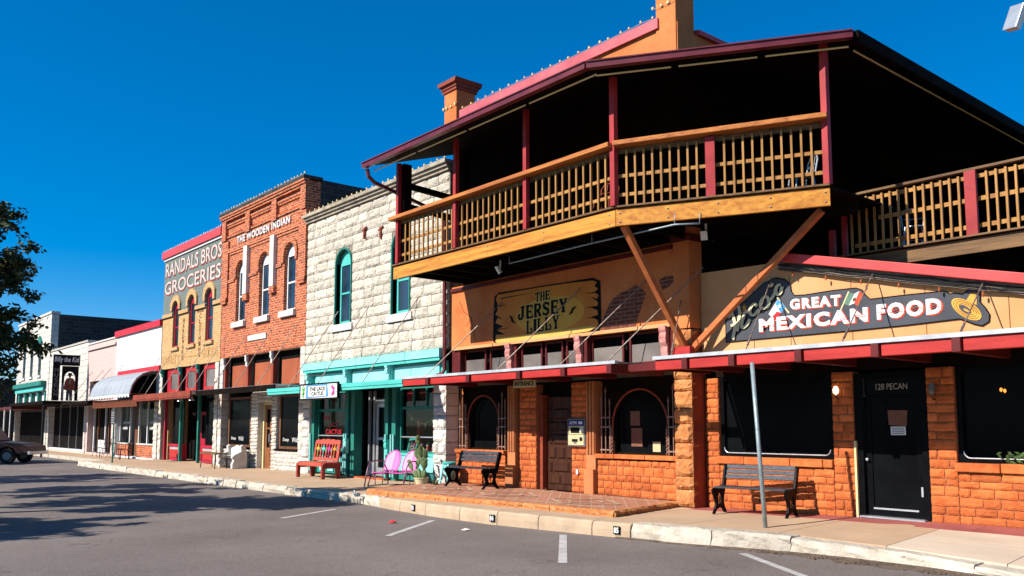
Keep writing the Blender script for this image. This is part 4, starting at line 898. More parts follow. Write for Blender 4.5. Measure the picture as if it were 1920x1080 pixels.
# roof over the balcony
EZ = 7.78; eave = [(-17.82, -2.86), (-10.22, -2.86), (-6.62, -.45), (-6.62, 20)]; inn = [(-17.82, .02), (-10.9, .02), (-10.52, .4), (-10.52, 20)]
pr_ = MB(); IZ = 8.7
for i in range(3):
    a, b = eave[i], eave[i+1]; c, d = inn[i+1], inn[i]
    vs = [(a[0], a[1], EZ), (b[0], b[1], EZ), (c[0], c[1], IZ), (d[0], d[1], IZ)]; up_ = [(x, y, z+.1) for x, y, z in vs]
    pr_.add(vs+up_, [(0, 1, 2, 3), (4, 5, 6, 7), (0, 1, 5, 4), (1, 2, 6, 5), (2, 3, 7, 6), (3, 0, 4, 7)])
pr = pr_.build('porch_roof', 'darkwood', b8)  # near-black colour paints the shade under the roof
gt = MB()
def gut(a, b, z):
    gt.bar((a[0], a[1], z+.01), (b[0], b[1], z+.01), .12, .10); gt.bar((a[0], a[1], z+.075), (b[0], b[1], z+.075), .17, .022)
gut(eave[0], eave[1], EZ+.0); gut(eave[1], eave[2], EZ+.0); 
gt.build('gutter', 'gutter', pr)
MB().bar((eave[2][0], eave[2][1]+.1, EZ+.02), (eave[3][0], eave[3][1], EZ+.02), .1, .2).build('barge_board', 'darkwood', pr)
lt = MB()
def off(a, b, f0, f1, dz, dy):
    A = Vector((a[0], a[1], EZ)); B = Vector((b[0], b[1], EZ)); n = Vector((-(B-A).y, (B-A).x, 0)).normalized(); p = A+(B-A)*f0+n*dy; q = A+(B-A)*f1+n*dy; p.z += dz; q.z += dz; lt.tube([p, q], .016, 6)
for k in range(4): off(eave[0], eave[1], .02+k*.25, .02+k*.25+.235, -.09, .2)
for k in range(3): off(eave[1], eave[2], .03+k*.33, .03+k*.33+.30, -.09, .2)
off(eave[2], eave[3], .02, .9, -.06, .2)
lt.build('rope_light', 'cream', pr)
# downspout at the row end of the roof
MB().tube([(-17.76, -2.8, 7.72), (-17.76, -2.76, 7.55), (-17.74, -2.6, 7.42), (-18.2, -.45, 7.15), (-18.27, -.14, 7.0), (-18.27, -.1, 3.0), (-18.3, -.16, 2.9), (-18.42, -.25, 2.86)], .05, 8).build('downspout', 'gutter', b8)
for a, b in (((-17.62, -1.9, 7.48), (-17.9, .0, 7.48)), ((-17.62, -1.9, 6.95), (-17.9, .0, 6.95))): MB().bar(a, b, .1, .14).build('end_brace', 'darkwood', b8)
# balcony: deck, rim beams, posts, rails, balusters
bal = thing('balcony', None, None)
bal.parent = b8
rg = random.Random(9); dk = MB(); yy = -1.97
while yy < .0:
    xr = -10.28+(yy+1.97)*(3.15/1.6) if yy < -.4 else -7.1
    dk.box(-17.7, xr, yy, yy+.134, 5.388, 5.428); yy += .143
yy = .02
while yy < 8.3:
    dk.box(-10.25, -7.1, yy, yy+.134, 5.388, 5.428); yy += .143
dk.build('deck', 'darkwood', bal)
for k in range(11): xx = -17.4+k*.7; bx('joist', 'darkwood', bal, xx-.03, xx+.03, -1.95, -.002, 5.16, 5.386)
for k in range(10): yy = .6+k*.75; bx('joist', 'darkwood', bal, -10.25, -7.2, yy-.03, yy+.03, 5.16, 5.386)
FA = (-17.75, -2.0); FB = (-10.36, -2.0); FC = (-7.13, -.40)
def V3(p, z): return Vector((p[0], p[1], z))
for a, b in ((FA, FB), (FB, FC)):
    MB().bar(V3(a, 5.254), V3(b, 5.254), .06, .30).build('rim_beam', 'deckwood', bal, bevel=.006)
    MB().bar(V3(a, 5.445), V3(b, 5.445), .16, .03).build('deck_edge', 'weathered', bal)
    bo = MB(); d = V3(b, 0)-V3(a, 0); n = Vector((d.y, -d.x, 0)).normalized()*.035
    for k in range(5):
        for z in (5.17, 5.33): p = V3(a, z)+d*(.02+.96*k/4)+n; bo.lathe([(.018, -.004), (.018, .004)], p, 8)
    bo.build('bolt', 'chrome', bal)
    MB().bar(V3(a, 6.575)+n*2, V3(b, 6.575)+n*2, .28, .085).build('handrail', 'handrail', bal, bevel=.01)
    dirn = d.normalized(); back = -n.normalized()*.035
    for z in (5.675, 6.02): MB().bar(V3(a, z)+back, V3(b, z)+back, .035, .06).build('rail', 'baluster', bal)
    MB().bar(V3(a, 6.48)+back, V3(b, 6.48)+back, .035, .09).build('top_rail', 'weathered', bal)
def balusters(a, b, us, z0=5.455, z1=6.47):
    d = V3(b, 0)-V3(a, 0); L = d.length; d.normalize()
    for u in us:
        p = V3(a, 0)+d*u; MB().bar((p.x, p.y, z0+rg.uniform(-.01, .01)), (p.x, p.y, z1), .034, .034, (d.x, d.y, 0)).build('baluster', 'baluster', bal)
posts1 = [-17.52, -15.16, -12.77]
us = []; u = .3
while u < 7.3:
    if min(abs(u-(p-FA[0])) for p in posts1) > .1: us.append(u)
    u += .19
balusters(FA, FB, us)
L2 = (V3(FC, 0)-V3(FB, 0)).length; us = []; u = .2
while u < L2-.15:
    if abs(u-L2*.47) > .12: us.append(u)
    u += .157
balusters(FB, FC, us)
def post(name, x, y, z0, z1, w=.1): return MB().box(x-w/2, x+w/2, y-w/2, y+w/2, z0, z1).build(name, 'redpost', bal, bevel=.006)
for xx in posts1: post('post', xx, -2.05, 5.46, 7.95)
post('post', FB[0], -2.05, 5.46, 7.85, .11)
m2 = V3(FB, 0)+(V3(FC, 0)-V3(FB, 0))*.47; MB().bar((m2.x+.02, m2.y-.04, 5.46), (m2.x+.02, m2.y-.04, 6.50), .16, .06, (.46, -.89, 0)).build('post', 'redpost', bal)
post('post', FC[0]-.02, FC[1]-.02, 5.46, 7.85, .11)
MB().box(-17.65, -17.42, -1.96, -1.74, 5.43, 7.95).build('corner_post', 'darkwood', bal)
MB().box(-16.6, -16.4, -.9, -.7, 5.43, 8.2).build('corner_post', 'darkwood', bal)
# right hand deck rail set back from the street
GA = (-7.85, 1.3); GB = (.6, 1.3)
MB().bar(V3(GA, 4.43), V3(GB, 4.43), .07, .24).build('rim_beam', 'weathered', bal, bevel=.006)
MB().bar(V3((-8.2, 1.27), 4.585), V3(GB, 4.585), .18, .03).build('deck_edge', 'weathered', bal)
MB().bar(V3(GA, 5.68), V3(GB, 5.68), .13, .04).build('handrail', 'weathered', bal)
for z in (4.755, 5.195, 5.57): MB().bar(V3((GA[0]+.2, 1.335), z), V3((GB[0], 1.335), z), .03, .07).build('rail', 'baluster', bal)
us = []; u = .17
while u < 4.5:
    if abs(u-2.24) > .13: us.append(u)
    u += .1435
balusters((GA[0], 1.285), (GB[0], 1.285), us, 4.6, 5.61)
MB().box(-5.70, -5.52, 1.2, 1.26, 4.6, 5.65).build('post', 'redpost', bal, bevel=.005); post('post', -7.81, 1.27, 4.4, 5.65, .085); post('post', -8.04, 1.25, 4.55, 5.1, .1)
post('post', -4.68, 1.27, 4.6, 5.65, .085)
tdk = MB(); yy = 1.36
while yy < 6.5: tdk.box(-8.15, .6, yy, yy+.134, 4.56, 4.6); yy += .143
tdk.build('terrace_deck', 'darkwood', bal)
for k in range(12): xx = -7.8+k*.72; bx('joist', 'darkwood', bal, xx-.03, xx+.03, 1.37, 6.5, 4.3, 4.558)
bx('shade_backing', 'darkwood', b8, -10.5, -6.4, 8.5, 8.7, 3.0, 8.0)  # added dark backing for the black depth under roof and decks
# chairs on the balcony
def bistro(name, label, loc, rz, m='chrome', grp=None, h=.86):
    t = thing(name, label, 'chair', loc, rz, grp)
    s_ = MB(); s_.lathe([(.17, .44), (.19, .45), (.19, .465), (.0, .47)], (0, 0, 0), 14); s_.build('seat', m, t, smooth=True)
    l_ = MB()
    for a, b in ((-1, -1), (1, -1), (1, 1), (-1, 1)): l_.tube([(a*.2, b*.2, 0), (a*.15, b*.15, .45)], .013, 6)
    l_.tube([(math.cos(k*.4)*.16, math.sin(k*.4)*.16, .2) for k in range(17)], .008, 5); l_.build('leg_frame', m, t)
    k_ = MB(); k_.tube([(-.17, .17, .45), (-.19, .22, h-.12), (-.12, .24, h-.02), (0, .245, h), (.12, .24, h-.02), (.19, .22, h-.12), (.17, .17, .45)], .014, 6)
    for a in (-.06, .06): k_.tube([(a, .18, .45), (a, .24, h-.03)], .008, 5)
    k_.tube([(-.185, .2, .66), (.185, .2, .66)], .008, 5); k_.build('back_frame', m, t); return t
bistro('metal_chair', 'pale metal chair behind the far right end of the front balcony rail', (-8.0, .2, 5.43), -.6)
bistro('metal_chair', 'pale metal chair behind the set-back right hand balcony rail', (-6.9, 2.0, 4.6), .5)
bistro('metal_chair', 'pale metal chair behind the bend of the front balcony rail', (-11.3, -1.3, 5.43), .3, 'copperred')
# diagonal braces from the pier
for Pq, q in ((Vector((-10.38, -.06, 2.98)), Vector((-10.3, -1.88, 5.13))), (Vector((-10.3, -.02, 2.98)), Vector((-7.44, -.14, 5.13)))):
    MB().bar(Pq, q, .11, .11).build('diagonal_brace', 'braceorange', b8, bevel=.008)
bx('brace_shoe', 'redpaint', b8, -10.62, -10.2, -.2, -.052, 2.88, 3.05)
bx('corner_post', 'stucco', b8, -10.68, -10.3, -.05, .35, 3.42, 5.5)
bx('post_cap', 'darkred', b8, -10.72, -10.26, -.08, .34, 5.12, 5.25)
bx('wall_trim', 'darkred', b8, XA, -10.72, -.06, -.002, 5.02, 5.1); MB().bar((-18.0, -.02, 3.52), (-10.8, -.02, 3.52), .05, .07).build('wall_trim', 'stucco_sign', b8)
# patch of fallen plaster showing the brick behind
pt = onY
patch = [onY(*p, 0) for p in ((1127, 622), (1130, 600), (1140, 575), (1150, 560), (1165, 548), (1185, 540), (1190, 533), (1203, 541), (1211, 550), (1203, 575), (1195, 598), (1192, 614))]
MB().prism([(p.x, p.z) for p in patch], -.006, -.001).build('bare_brick_patch', 'underbrick', b8)
patch = [onY(*p, 0) for p in ((1236, 525), (1248, 518), (1262, 517), (1264, 528), (1254, 538), (1242, 545))]
MB().prism([(p.x, p.z) for p in patch], -.006, -.001).build('bare_brick_patch', 'underbrick', b8)
cr = MB(); c0 = [onY(*p, 0) for p in ((862, 565), (870, 585), (884, 595), (886, 612), (892, 640))]; cr.tube([(p.x, -.001, p.z) for p in c0], .007, 4)
c0 = [onY(*p, 0) for p in ((884, 595), (874, 612))]; cr.tube([(p.x, -.001, p.z) for p in c0], .005, 4); cr.build('plaster_crack', 'ink', b8)
# transom band
bx('transom_back', 'dark', b8, XA+.1, -10.95, .3, .34, 2.75, 3.5); bx('transom_side', 'darkred', b8, XA, XA+.35, .02, .3, 2.75, 3.49)
for a, b in ((-17.75, -16.85), (-16.7, -15.95), (-15.5, -14.75), (-14.65, -14.05), (-13.95, -13.55), (-13.15, -12.2), (-12.05, -11.05)):
    f = MB().prism([(a, 2.8), (b, 2.8), (b, 3.46), (a, 3.46)], .16, .2, holes=[[(a+.05, 2.85), (b-.05, 2.85), (b-.05, 3.42), (a+.05, 3.42)]]).build('transom_window', 'darkred', b8)
    bx('pane', 'glass_grey', f, a+.04, b-.04, .185, .195, 2.84, 3.22)
for xx in (-15.72, -13.35, -10.95): bracket(b8, xx, .02, 2.85, 3.5, .17, .13, 'pinkstone'); bx('transom_post', 'darkred', b8, xx-.12, xx+.2, .022, .3, 2.75, 3.49)
# street canopy
cn = bx('canopy', 'canopysheet', b8, -18.12, -10.9, -1.45, -.05, 2.70, 2.735)
bm_ = MB(); rg = random.Random(4); joints = [-18.1, -16.9, -15.3, -13.55, -12.2, -10.95]
for a, b in zip(joints, joints[1:]): bx('fascia_beam', 'redpaint', cn, a+.015, b-.13, -1.5, -1.40, 2.53, 2.69, bevel=.008)
en = MB()
for a in joints[1:]: bx('joist', 'darkred', cn, a-.125, a-.0, -1.56, -.06, 2.515, 2.685, bevel=.006)
eg = MB().box(-18.14, -10.88, -1.53, -1.451, 2.692, 2.75).build('sheet_edge', 'tin', cn)
rods(cn, (-17.2, -14.5, -12.5, -11.2), -.005, -1.42, 4.55, 2.74, dx=1.2)
# ground floor: sandstone, grilled windows, carved door
rg = random.Random(31)
for a, b, c, d in ((-18.0, -16.02, .1, .88), (-15.49, -14.9, .1, 2.5), (-13.73, -13.24, .1, 2.5), (-12.94, -10.72, .1, .84)):
    stonewall('sandstone_wall', b8, a, b, c, d, .1, rg, rh=.135, l0=.17, l1=.4)
for a, b in ((-18.0, -16.02), (-12.98, -10.7)):
    ms = MB(); x_ = a
    while x_ < b-.01:
        x2 = min(b, x_+rg.uniform(.5, .9)); ms.box(x_+.004, x2-.004, .03+rg.uniform(-.01, .01), .3, .86+rg.uniform(0, .008), .955); x_ = x2
    ms.build('stone_sill', 'sandstone', b8, bevel=.012)
for xx in (-15.75, -13.1):
    pl = MB()
    for k in range(3): u = xx-.12+k*.09; pl.tube([(u+.03, .06, .95 if k else .95), (u+.03, .06, 2.5)], .032, 8)
    pl.box(xx-.15, xx+.13, .07, .3, .1, 2.5); pl.box(xx-.16, xx+.12, .0, .069, .1, .62); pl.build('fluted_pilaster', 'pilaster', b8)
for a, b in ((-17.98, -16.05), (-12.92, -10.75)):
    c = (a+b)/2; w2 = (b-a)/2-.34
    sp = MB().prism([(a, .96), (b, .96), (b, 2.52), (a, 2.52)], .3, .36, holes=[arch(c-w2, c+w2, 1.0, 2.3, w2)]).build('arched_window', 'darkwood', b8)
    bx('pane', 'glass', sp, a+.02, b-.02, .37, .38, .97, 2.5)
    gl = MB(); P = [(c+w2*math.cos(t_), .2, 2.3-w2+w2*math.sin(t_)) for t_ in [math.pi*k/24 for k in range(25)]]
    gl.tube([(c+w2, .2, .97)]+P+[(c-w2, .2, .97)], .022, 6)
    gl.build('arch_rim', 'copperred', sp)
    gb = MB()
    for s_ in (-1, 1):
        ex = a if s_ < 0 else b
        for k in range(3):
            u = ex-s_*(.05+k*.12); ht = [2.15, 2.3, 2.05][k]; gb.tube([(u, .16, .965), (u, .16, ht)], .013, 6); gb.lathe([(.004, 0), (.024, .04), (.004, .12)], (u, .16, ht-.05), 6)
        for z in (1.04, 1.52, 1.72): gb.bar((ex-s_*.02, .16, z), (ex-s_*.32, .16, z), .03, .028)
        u = ex-s_*.33; tw = [(u+.022*math.cos(k*1.1), .17+.022*math.sin(k*1.1), .97+.028*k) for k in range(20)]; gb.tube(tw, .016, 5)
        tw = [(u+.022*math.cos(k*1.1+3.14), .17+.022*math.sin(k*1.1+3.14), .97+.028*k) for k in range(20)]; gb.tube(tw, .016, 5)
    gb.build('iron_grille', 'grille', sp)
bx('wall_head', 'darkwood', b8, XA, -10.72, .2, .36, 2.52, 2.69)
# carved door with raised panels
dr = thing('door', None, None); dr.parent = b8
bx('leaf', 'doorwood', dr, -14.78, -13.8, .34, .4, .1, 2.2)
bx('door_frame', 'copperred', dr, -14.9, -14.79, .2, .4, .1, 2.25)
rowsd = [(.22, .44, [.5, .5]), (.5, .74, [.18, .64, .18]), (.8, 1.06, [.33, .34, .33]), (1.12, 1.36, [.18, .64, .18]), (1.42, 1.64, [.42, .29, .29]), (1.7, 1.94, [.18, .64, .18])]
for z0, z1, ws in rowsd:
    x_ = -14.72; tot = .86
    for w_ in ws:
        a, b = x_+.025, x_+tot*w_-.025; mb = MB()
        mb.add([(a, .339, z0), (b, .339, z0), (b, .339, z1), (a, .339, z1), (a+.035, .30, z0+.035), (b-.035, .30, z0+.035), (b-.035, .30, z1-.035), (a+.035, .30, z1-.035)], [(0, 1, 5, 4), (1, 2, 6, 5), (2, 3, 7, 6), (3, 0, 4, 7), (4, 5, 6, 7), (3, 2, 1, 0)])
        mb.build('carved_panel', 'doorwood', dr); x_ += tot*w_
MB().tube([(-13.86, .3, 1.05), (-13.86, .25, 1.08), (-13.86, .25, 1.32), (-13.86, .3, 1.35)], .012, 6).build('handle', 'black_metal', dr)
bx('door_recess', 'dark', b8, -14.9, -13.74, .41, .45, .08, 2.5)
# rock faced corner pier
pb = MB(); pb.blocks(-10.74, -10.3, .02, 3.4, -.02, .30, .6, .7, random.Random(42), .05, .014, .3, sub=(7, 5), jit=.7); pb.build('corner_pier', 'pierstone', b8)
bx('pier_core', 'copperred', b8, -10.72, -10.305, .0, .6, 0, 3.38)
# tiled platform in front of the door
tp = [(-17.45, -2.78), (-16.4, -2.85), (-10.25, -2.28), (-10.75, .05), (-18.0, .05), (-18.0, -1.6)]
TPZ = .10
pf = MB(); pf.use(0).prism(tp, .03, TPZ, fn=lambda u, v, w: (u, v, w)); pf.use(1)
def inlay(pts, w, z=TPZ+.004):
    for a, b in zip(pts, pts[1:]):
        A = Vector((a[0], a[1], 0)); B = Vector((b[0], b[1], 0)); d = (B-A).normalized(); n = Vector((-d.y, d.x, 0))*w/2; Zv = Vector((0, 0, z)); pf.add([A+n+Zv, A-n+Zv, B-n+Zv, B+n+Zv], [(0, 1, 2, 3)])
inlay([(-17.2, -2.45), (-10.75, -1.95)], .12); inlay([(-17.2, -.35), (-11.0, -.35)], .1)
for cx in (-16.4, -14.2, -11.9):
    inlay([(cx-.95, -1.35), (cx, -.75), (cx+.95, -1.35), (cx, -1.95), (cx-.95, -1.35)], .09, TPZ+.008); inlay([(cx-.5, -1.35), (cx, -1.03), (cx+.5, -1.35), (cx, -1.67), (cx-.5, -1.35)], .05, TPZ+.012)
platform = tag(pf.build('tiled_platform', ['terra', 'inlay']), kind='structure')
er = random.Random(8); ed = MB()
for (a, b) in (((-18.05, -1.62), (-17.5, -2.78)), ((-17.5, -2.82), (-16.4, -2.89)), ((-16.4, -2.89), (-10.2, -2.32)), ((-10.2, -2.32), (-10.7, .0))):
    A = Vector((a[0], a[1], 0)); B = Vector((b[0], b[1], 0)); L = (B-A).length; d = (B-A)/L; n = Vector((d.y, -d.x, 0)); u = 0
    while u < L-.02:
        l_ = min(er.uniform(.35, .7), L-u); nx = 6; vs = []; fs = []
        for i in range(nx+1):
            p = A+d*(u+.004+(l_-.008)*i/nx); e = lambda k: er.uniform(-k, k)
            for (o_, z_) in ((-.16, TPZ-.002), (-.12, TPZ+.008), (-.02+e(.015), TPZ+.004+e(.006)), (.02+e(.02), TPZ-.03+e(.012)), (.015+e(.02), .04), (.0, -.06)): q = p+n*o_; vs.append((q.x, q.y, z_))
        for i in range(nx):
            for j in range(5): k = i*6+j; fs.append((k, k+1, k+7, k+6))
        fs.append(tuple(range(6))[::-1]); fs.append(tuple(nx*6+k for k in range(6))); ed.add(vs, fs); u += l_
tag(ed.build('platform_edge', 'pierstone'), kind='structure')

# ------------------------------------------------------------------ 9: restaurant with the sloping sign wall
b9 = thing('restaurant_building', 'low sandstone restaurant with peach boarded sign wall under a sloping red coping', 'building')
YM = .35; X0 = -10.28; X1 = 3.0
rg = random.Random(51)
def zb(x): return wallz(x)-.02
seg = [(X0, -9.98, zb(-10), 2.45), (-9.98, -7.66, zb(-9), .84), (-7.66, -7.28, zb(-7.5), 2.45), (-6.08, -5.66, zb(-6), 2.45), (-5.66, -2.2, zb(-5), .86)]
for a, b, c, d in seg: stonewall('sandstone_wall', b9, a, b, c, d, YM, rg, rh=.14, l0=.17, l1=.46, bulge=.014, sub=(6, 4))
for a, b, z in ((-10.02, -7.66, .84), (-5.68, -2.2, .86)):
    ms = MB(); x_ = a
    while x_ < b-.01:
        x2 = min(b, x_+rg.uniform(.6, 1.1)); ms.box(x_+.004, x2-.004, YM-.07+rg.uniform(-.01, .01), YM+.25, z+.002, z+.135+rg.uniform(0, .008)); x_ = x2
    ms.build('stone_sill', 'sandstone', b9, bevel=.015)
for a, b, z in ((-9.97, -7.67, .985), (-5.65, -2.6, 1.005)):
    r_ = .1; ou = [(a, z), (b, z), (b, 2.46), (a, 2.46)]; inn_ = []
    for (cx, cz, t0) in ((b-.07-r_, z+.06+r_, -90), (b-.07-r_, 2.4-r_, 0), (a+.07+r_, 2.4-r_, 90), (a+.07+r_, z+.06+r_, 180)):
        for k in range(6): t_ = R_(t0+k*18); inn_.append((cx+r_*math.cos(t_), cz+r_*math.sin(t_)))
    f = MB().prism(ou, YM+.06, YM+.2, holes=[inn_]).build('shop_window', 'black_paint', b9)
    bx('pane', 'glass', f, a+.02, b-.02, YM+.13, YM+.14, z+.02, 2.44)
    MB().tube([(p[0], YM+.052, p[1]) for p in inn_[18:]+inn_[:6]], .011, 6).build('frame_bead', 'chrome', f)
MB().box(X0, X1, YM+.05, YM+.3, 2.465, 2.7).build('wall_head', 'darkwood', b9)
df = MB().prism([(-7.28, zb(-7)+.02), (-6.08, zb(-6)+.02), (-6.08, 2.4), (-7.28, 2.4)], YM+.03, YM+.2, holes=[[(-7.15, zb(-7)+.03), (-6.2, zb(-6)+.03), (-6.2, 2.33), (-7.15, 2.33)]]).build('door_frame', 'black_paint', b9)
bx('door_jamb', 'cream', df, -7.285, -7.25, YM-.02, YM+.029, .06, 1.3)
dr = MB().prism([(-7.14, .1), (-6.21, .1), (-6.21, 2.02), (-7.14, 2.02)], YM+.1, YM+.15, holes=[[(-7.04, .24), (-6.31, .24), (-6.31, 1.94), (-7.04, 1.94)]]).build('door', 'black_paint', b9)
bx('pane', 'glass', dr, -7.05, -6.3, YM+.12, YM+.13, .23, 1.95); bx('kick_rail', 'chrome', dr, -7.04, -6.31, YM+.085, YM+.099, .205, .232)
kn = MB(); kn.lathe([(.0, -.03), (.028, -.015), (.028, .015), (.0, .03)], (-7.1, YM+.05, 1.0), 10); kn.build('door_knob', 'chrome', dr, smooth=True)
bx('hinge', 'chrome', df, -6.22, -6.19, YM+.0, YM+.029, .45, .6); bx('door_sill', 'chrome', b9, -7.2, -6.15, YM-.08, YM+.12, .075, .10)
bx('transom_pane', 'glass', b9, -7.14, -6.21, YM+.12, YM+.13, 2.04, 2.33)
lettering('128 PECAN', -6.94, -6.42, 2.13, 2.23, YM+.11, 'paper', b9, 'address_lettering', .0, .004)
tag(MB().prism([(-6.74, 1.56), (-6.45, 1.54), (-6.43, 1.79), (-6.75, 1.80)], YM+.098, YM+.103).build('paper_notice', 'brownpaper'), 'brown paper notice taped on the black glass door, the upper of two', 'notice')
n2 = bx('paper_notice', 'white', None, -6.71, -6.47, YM+.098, YM+.103, 1.40, 1.535); tag(n2, 'small white notice taped below the brown one on the black glass door', 'notice')
for k in range(4): lettering(['HOURS', 'OPEN', 'LUNCH', 'DINNER'][k], -6.69, -6.49, 1.42+.028*k, 1.435+.028*k, YM+.094, 'ink', n2, 'printed_line', .0, .003) if False else bx('printed_line', 'grey', n2, -6.69, -6.49, YM+.094, YM+.0979, 1.42+.028*k, 1.432+.028*k)
# board wall with its sloping top
top = [(X0, 4.72), (-8.25, 4.46), (X1, 1.9)]
bw = [(X0, 2.71), (1.0, 2.71)]; sl = (4.46-3.63)/(-8.25+4.65)
zt = lambda x: 4.46+sl*(x+8.25)
bw = [(X0, 2.71), (-.8, 2.71), (-8.25, 4.46-.0)] 
zend = -.85
bw = [(X0, 2.71), (zend, 2.71), (zend, max(2.75, zt(zend))), (-8.25, 4.46), (X0, 4.5)]
front(b9, 'board_wall', 'stucco_sign', 0, 0, 0, 0, .28, .36, outline=bw)
jt = MB()
for xx in (-9.1, -8.35, -7.2, -5.99, -4.8, -3.6): jt.box(xx-.005, xx+.005, .274, .279, 2.72, zt(max(xx, -8.25))-.25)
jt.build('board_joint', 'brownwood', b9)
def slope(x0, x1, y0, y1, dz0, dz1): return [(x0, zt(x0)+dz0), (x1, zt(x1)+dz0), (x1, zt(x1)+dz1), (x0, zt(x0)+dz1)]
MB().prism(slope(-8.42, zend, 0, 0, -.06, .1), .08, .5).build('sloping_coping', 'coping_red', b9, bevel=.01)
MB().prism(slope(-8.5, zend, 0, 0, -.21, -.062), .2, .278).build('weathered_board', 'greyboard', b9)
cb_ = MB(); rg = random.Random(13)
for k in range(3):
    pts = []
    for i in range(24): xx = -8.5+i*.33; pts.append((xx, .18-.01*k, zt(xx)-.10-.04*k+rg.uniform(-.025, .02)))
    cb_.tube(pts, .010, 5)
cb_.build('cable_bundle', 'black_metal', b9)
cl = MB()
for i in range(11): xx = -8.2+i*.62; cl.lathe([(.004, 0), (.018, -.03), (.018, -.06), (.004, -.09)], (xx, .16, zt(xx)-.22), 7)
cl.build('string_lamp', 'panel_rust', b9)
bx('roof', 'darkwood', b9, X0, X1, .5, 5.2, 2.72, 2.8); bx('side_wall', 'stucco', b9, X1-.3, X1, .37, 9, 0, 2.7)
MB().box(X0, X0+.02, .361, .49, 2.71, 4.4).build('wall_return', 'darkred', b9)
# street canopy of the restaurant
cn = bx('canopy', 'canopysheet', b9, -9.95, 3.0, -1.45, .27, 2.71, 2.745)
bm_ = MB(); en = MB(); rgj = [-9.95, -9.2, -8.25, -7.05, -5.85, -4.75, -3.6, -2.4, -1.2, 0]
for a, b in zip(rgj, rgj[1:]): bx('fascia_beam', 'redpaint', cn, a+.01, b-.12, -1.5, -1.40, 2.52, 2.70, bevel=.008); bx('joist', 'darkred', cn, b-.115, b, -1.56, .1, 2.505, 2.695, bevel=.006)
en.box(-9.98, -9.955, -1.45, .1, 2.52, 2.70)
en.build('end_joist', 'darkred', cn, bevel=.006)
bx('sheet_edge', 'tin', cn, -9.97, 3.0, -1.54, -1.451, 2.702, 2.762)
for (p, q) in (((1447, 520), (1397, 645)), ((1637, 512), (1577, 635)), ((1843, 530), (1798, 620)), ((1280, 545), (1258, 668))):
    a = onY(*p, .2); b = onY(*q, -1.3); b.z = 2.75; MB().tube([a, b], .011, 6).tube([b+(a-b)*.08, b+(a-b)*.2], .02, 6).build('tie_rod', 'rod', cn)
bx('porch_gap_beam', 'darkred', b9, -10.85, -9.99, -1.2, -1.1, 2.55, 2.68)

rsx = MB(); n_ = 12
for k in range(n_):
    xa = -10.28+k*1.0; xb = xa+.994
    def zz(x): return walkz(x, .1)+.006
    rsx.add([(xa, -.22, walkz(xa, -.22)+.006), (xb, -.22, walkz(xb, -.22)+.006), (xb, .36, walkz(xb, .36)+.006), (xa, .36, walkz(xa, .36)+.006), (xa, -.22, walkz(xa, -.22)-.05), (xb, -.22, walkz(xb, -.22)-.05)], [(0, 1, 2, 3), (0, 4, 5, 1)])
tag(rsx.build('painted_strip', 'redstrip'), kind='structure')
# painted cut-out sign on the board wall
ms = thing('painted_sign', 'long charcoal painted sign reading GREAT MEXICAN FOOD with a straw hat at its end', 'sign', (0, 0, 0))
Y0 = .262
P_ = lambda px, py: (lambda v: (v.x, v.z))(onY(px, py, .27))
outline = [P_(*p) for p in ((1362, 642), (1361, 600), (1362, 590), (1400, 562), (1432, 532), (1455, 521), (1472, 524), (1482, 534), (1484, 546), (1490, 554), (1510, 553), (1560, 545), (1605, 540), (1617, 544), (1622, 552), (1632, 561), (1700, 553), (1770, 546), (1782, 551), (1790, 550), (1806, 552), (1815, 544), (1828, 542), (1838, 548), (1838, 566), (1848, 577), (1856, 590), (1855, 603), (1842, 611), (1828, 608), (1812, 602), (1800, 598), (1700, 610), (1600, 620), (1500, 629), (1400, 638))]
MB().prism(outline, Y0, .279).build('sign_board', 'slate', ms)
ed = MB(); ed.tube([(u, Y0-.002, v) for u, v in outline+[outline[0]]], .009, 4); ed.build('sign_edge', 'ink', ms)
def word(txt, pa, pb, hpx_top, bold=.06, parent=ms, edge='signred', face='white', dz=.03, shear=0):
    a = onY(*pa, Y0); b = onY(*pb, Y0); t = onY(pa[0], hpx_top, Y0); h = t.z-a.z; n = len(txt); su = b.z-a.z
    lettering(txt, a.x+.010, b.x+.025, a.z-.020, a.z+h-.004, Y0-.006, edge, parent, 'lettering_edge', bold+.012, .005, shear, shear_up=su, spacing=1.22)
    lettering(txt, a.x, b.x, a.z, a.z+h, Y0-.012, face, parent, 'lettering', bold, .005, shear, shear_up=su, spacing=1.22)
word('GREAT', (1482, 581), (1577, 573), 561, .05); word('MEXICAN', (1424, 623), (1628, 603), 598, .055); word('FOOD', (1645, 600), (1767, 588), 571, .055)
# waves brushed across the letters
wv = MB()
for (pa, pb) in (((1428, 612), (1452, 609)), ((1462, 609), (1478, 607)), ((1496, 605), (1510, 604)), ((1522, 603), (1530, 602)), ((1540, 600), (1548, 599)), ((1575, 597), (1590, 596)), ((1604, 592), (1624, 590)), ((1647, 586), (1660, 585)), ((1668, 584), (1694, 580)), ((1704, 580), (1732, 575)), ((1742, 574), (1766, 571))):
    for dz in (0, -.028):
        a = onY(*pa, Y0); b = onY(*pb, Y0); wv.tube([(a.x+(b.x-a.x)*k/8, Y0-.013, a.z+(b.z-a.z)*k/8+dz+.008*math.sin(k*1.6)) for k in range(9)], .0055, 4)
wv.build('wave_stroke', 'signred', ms)
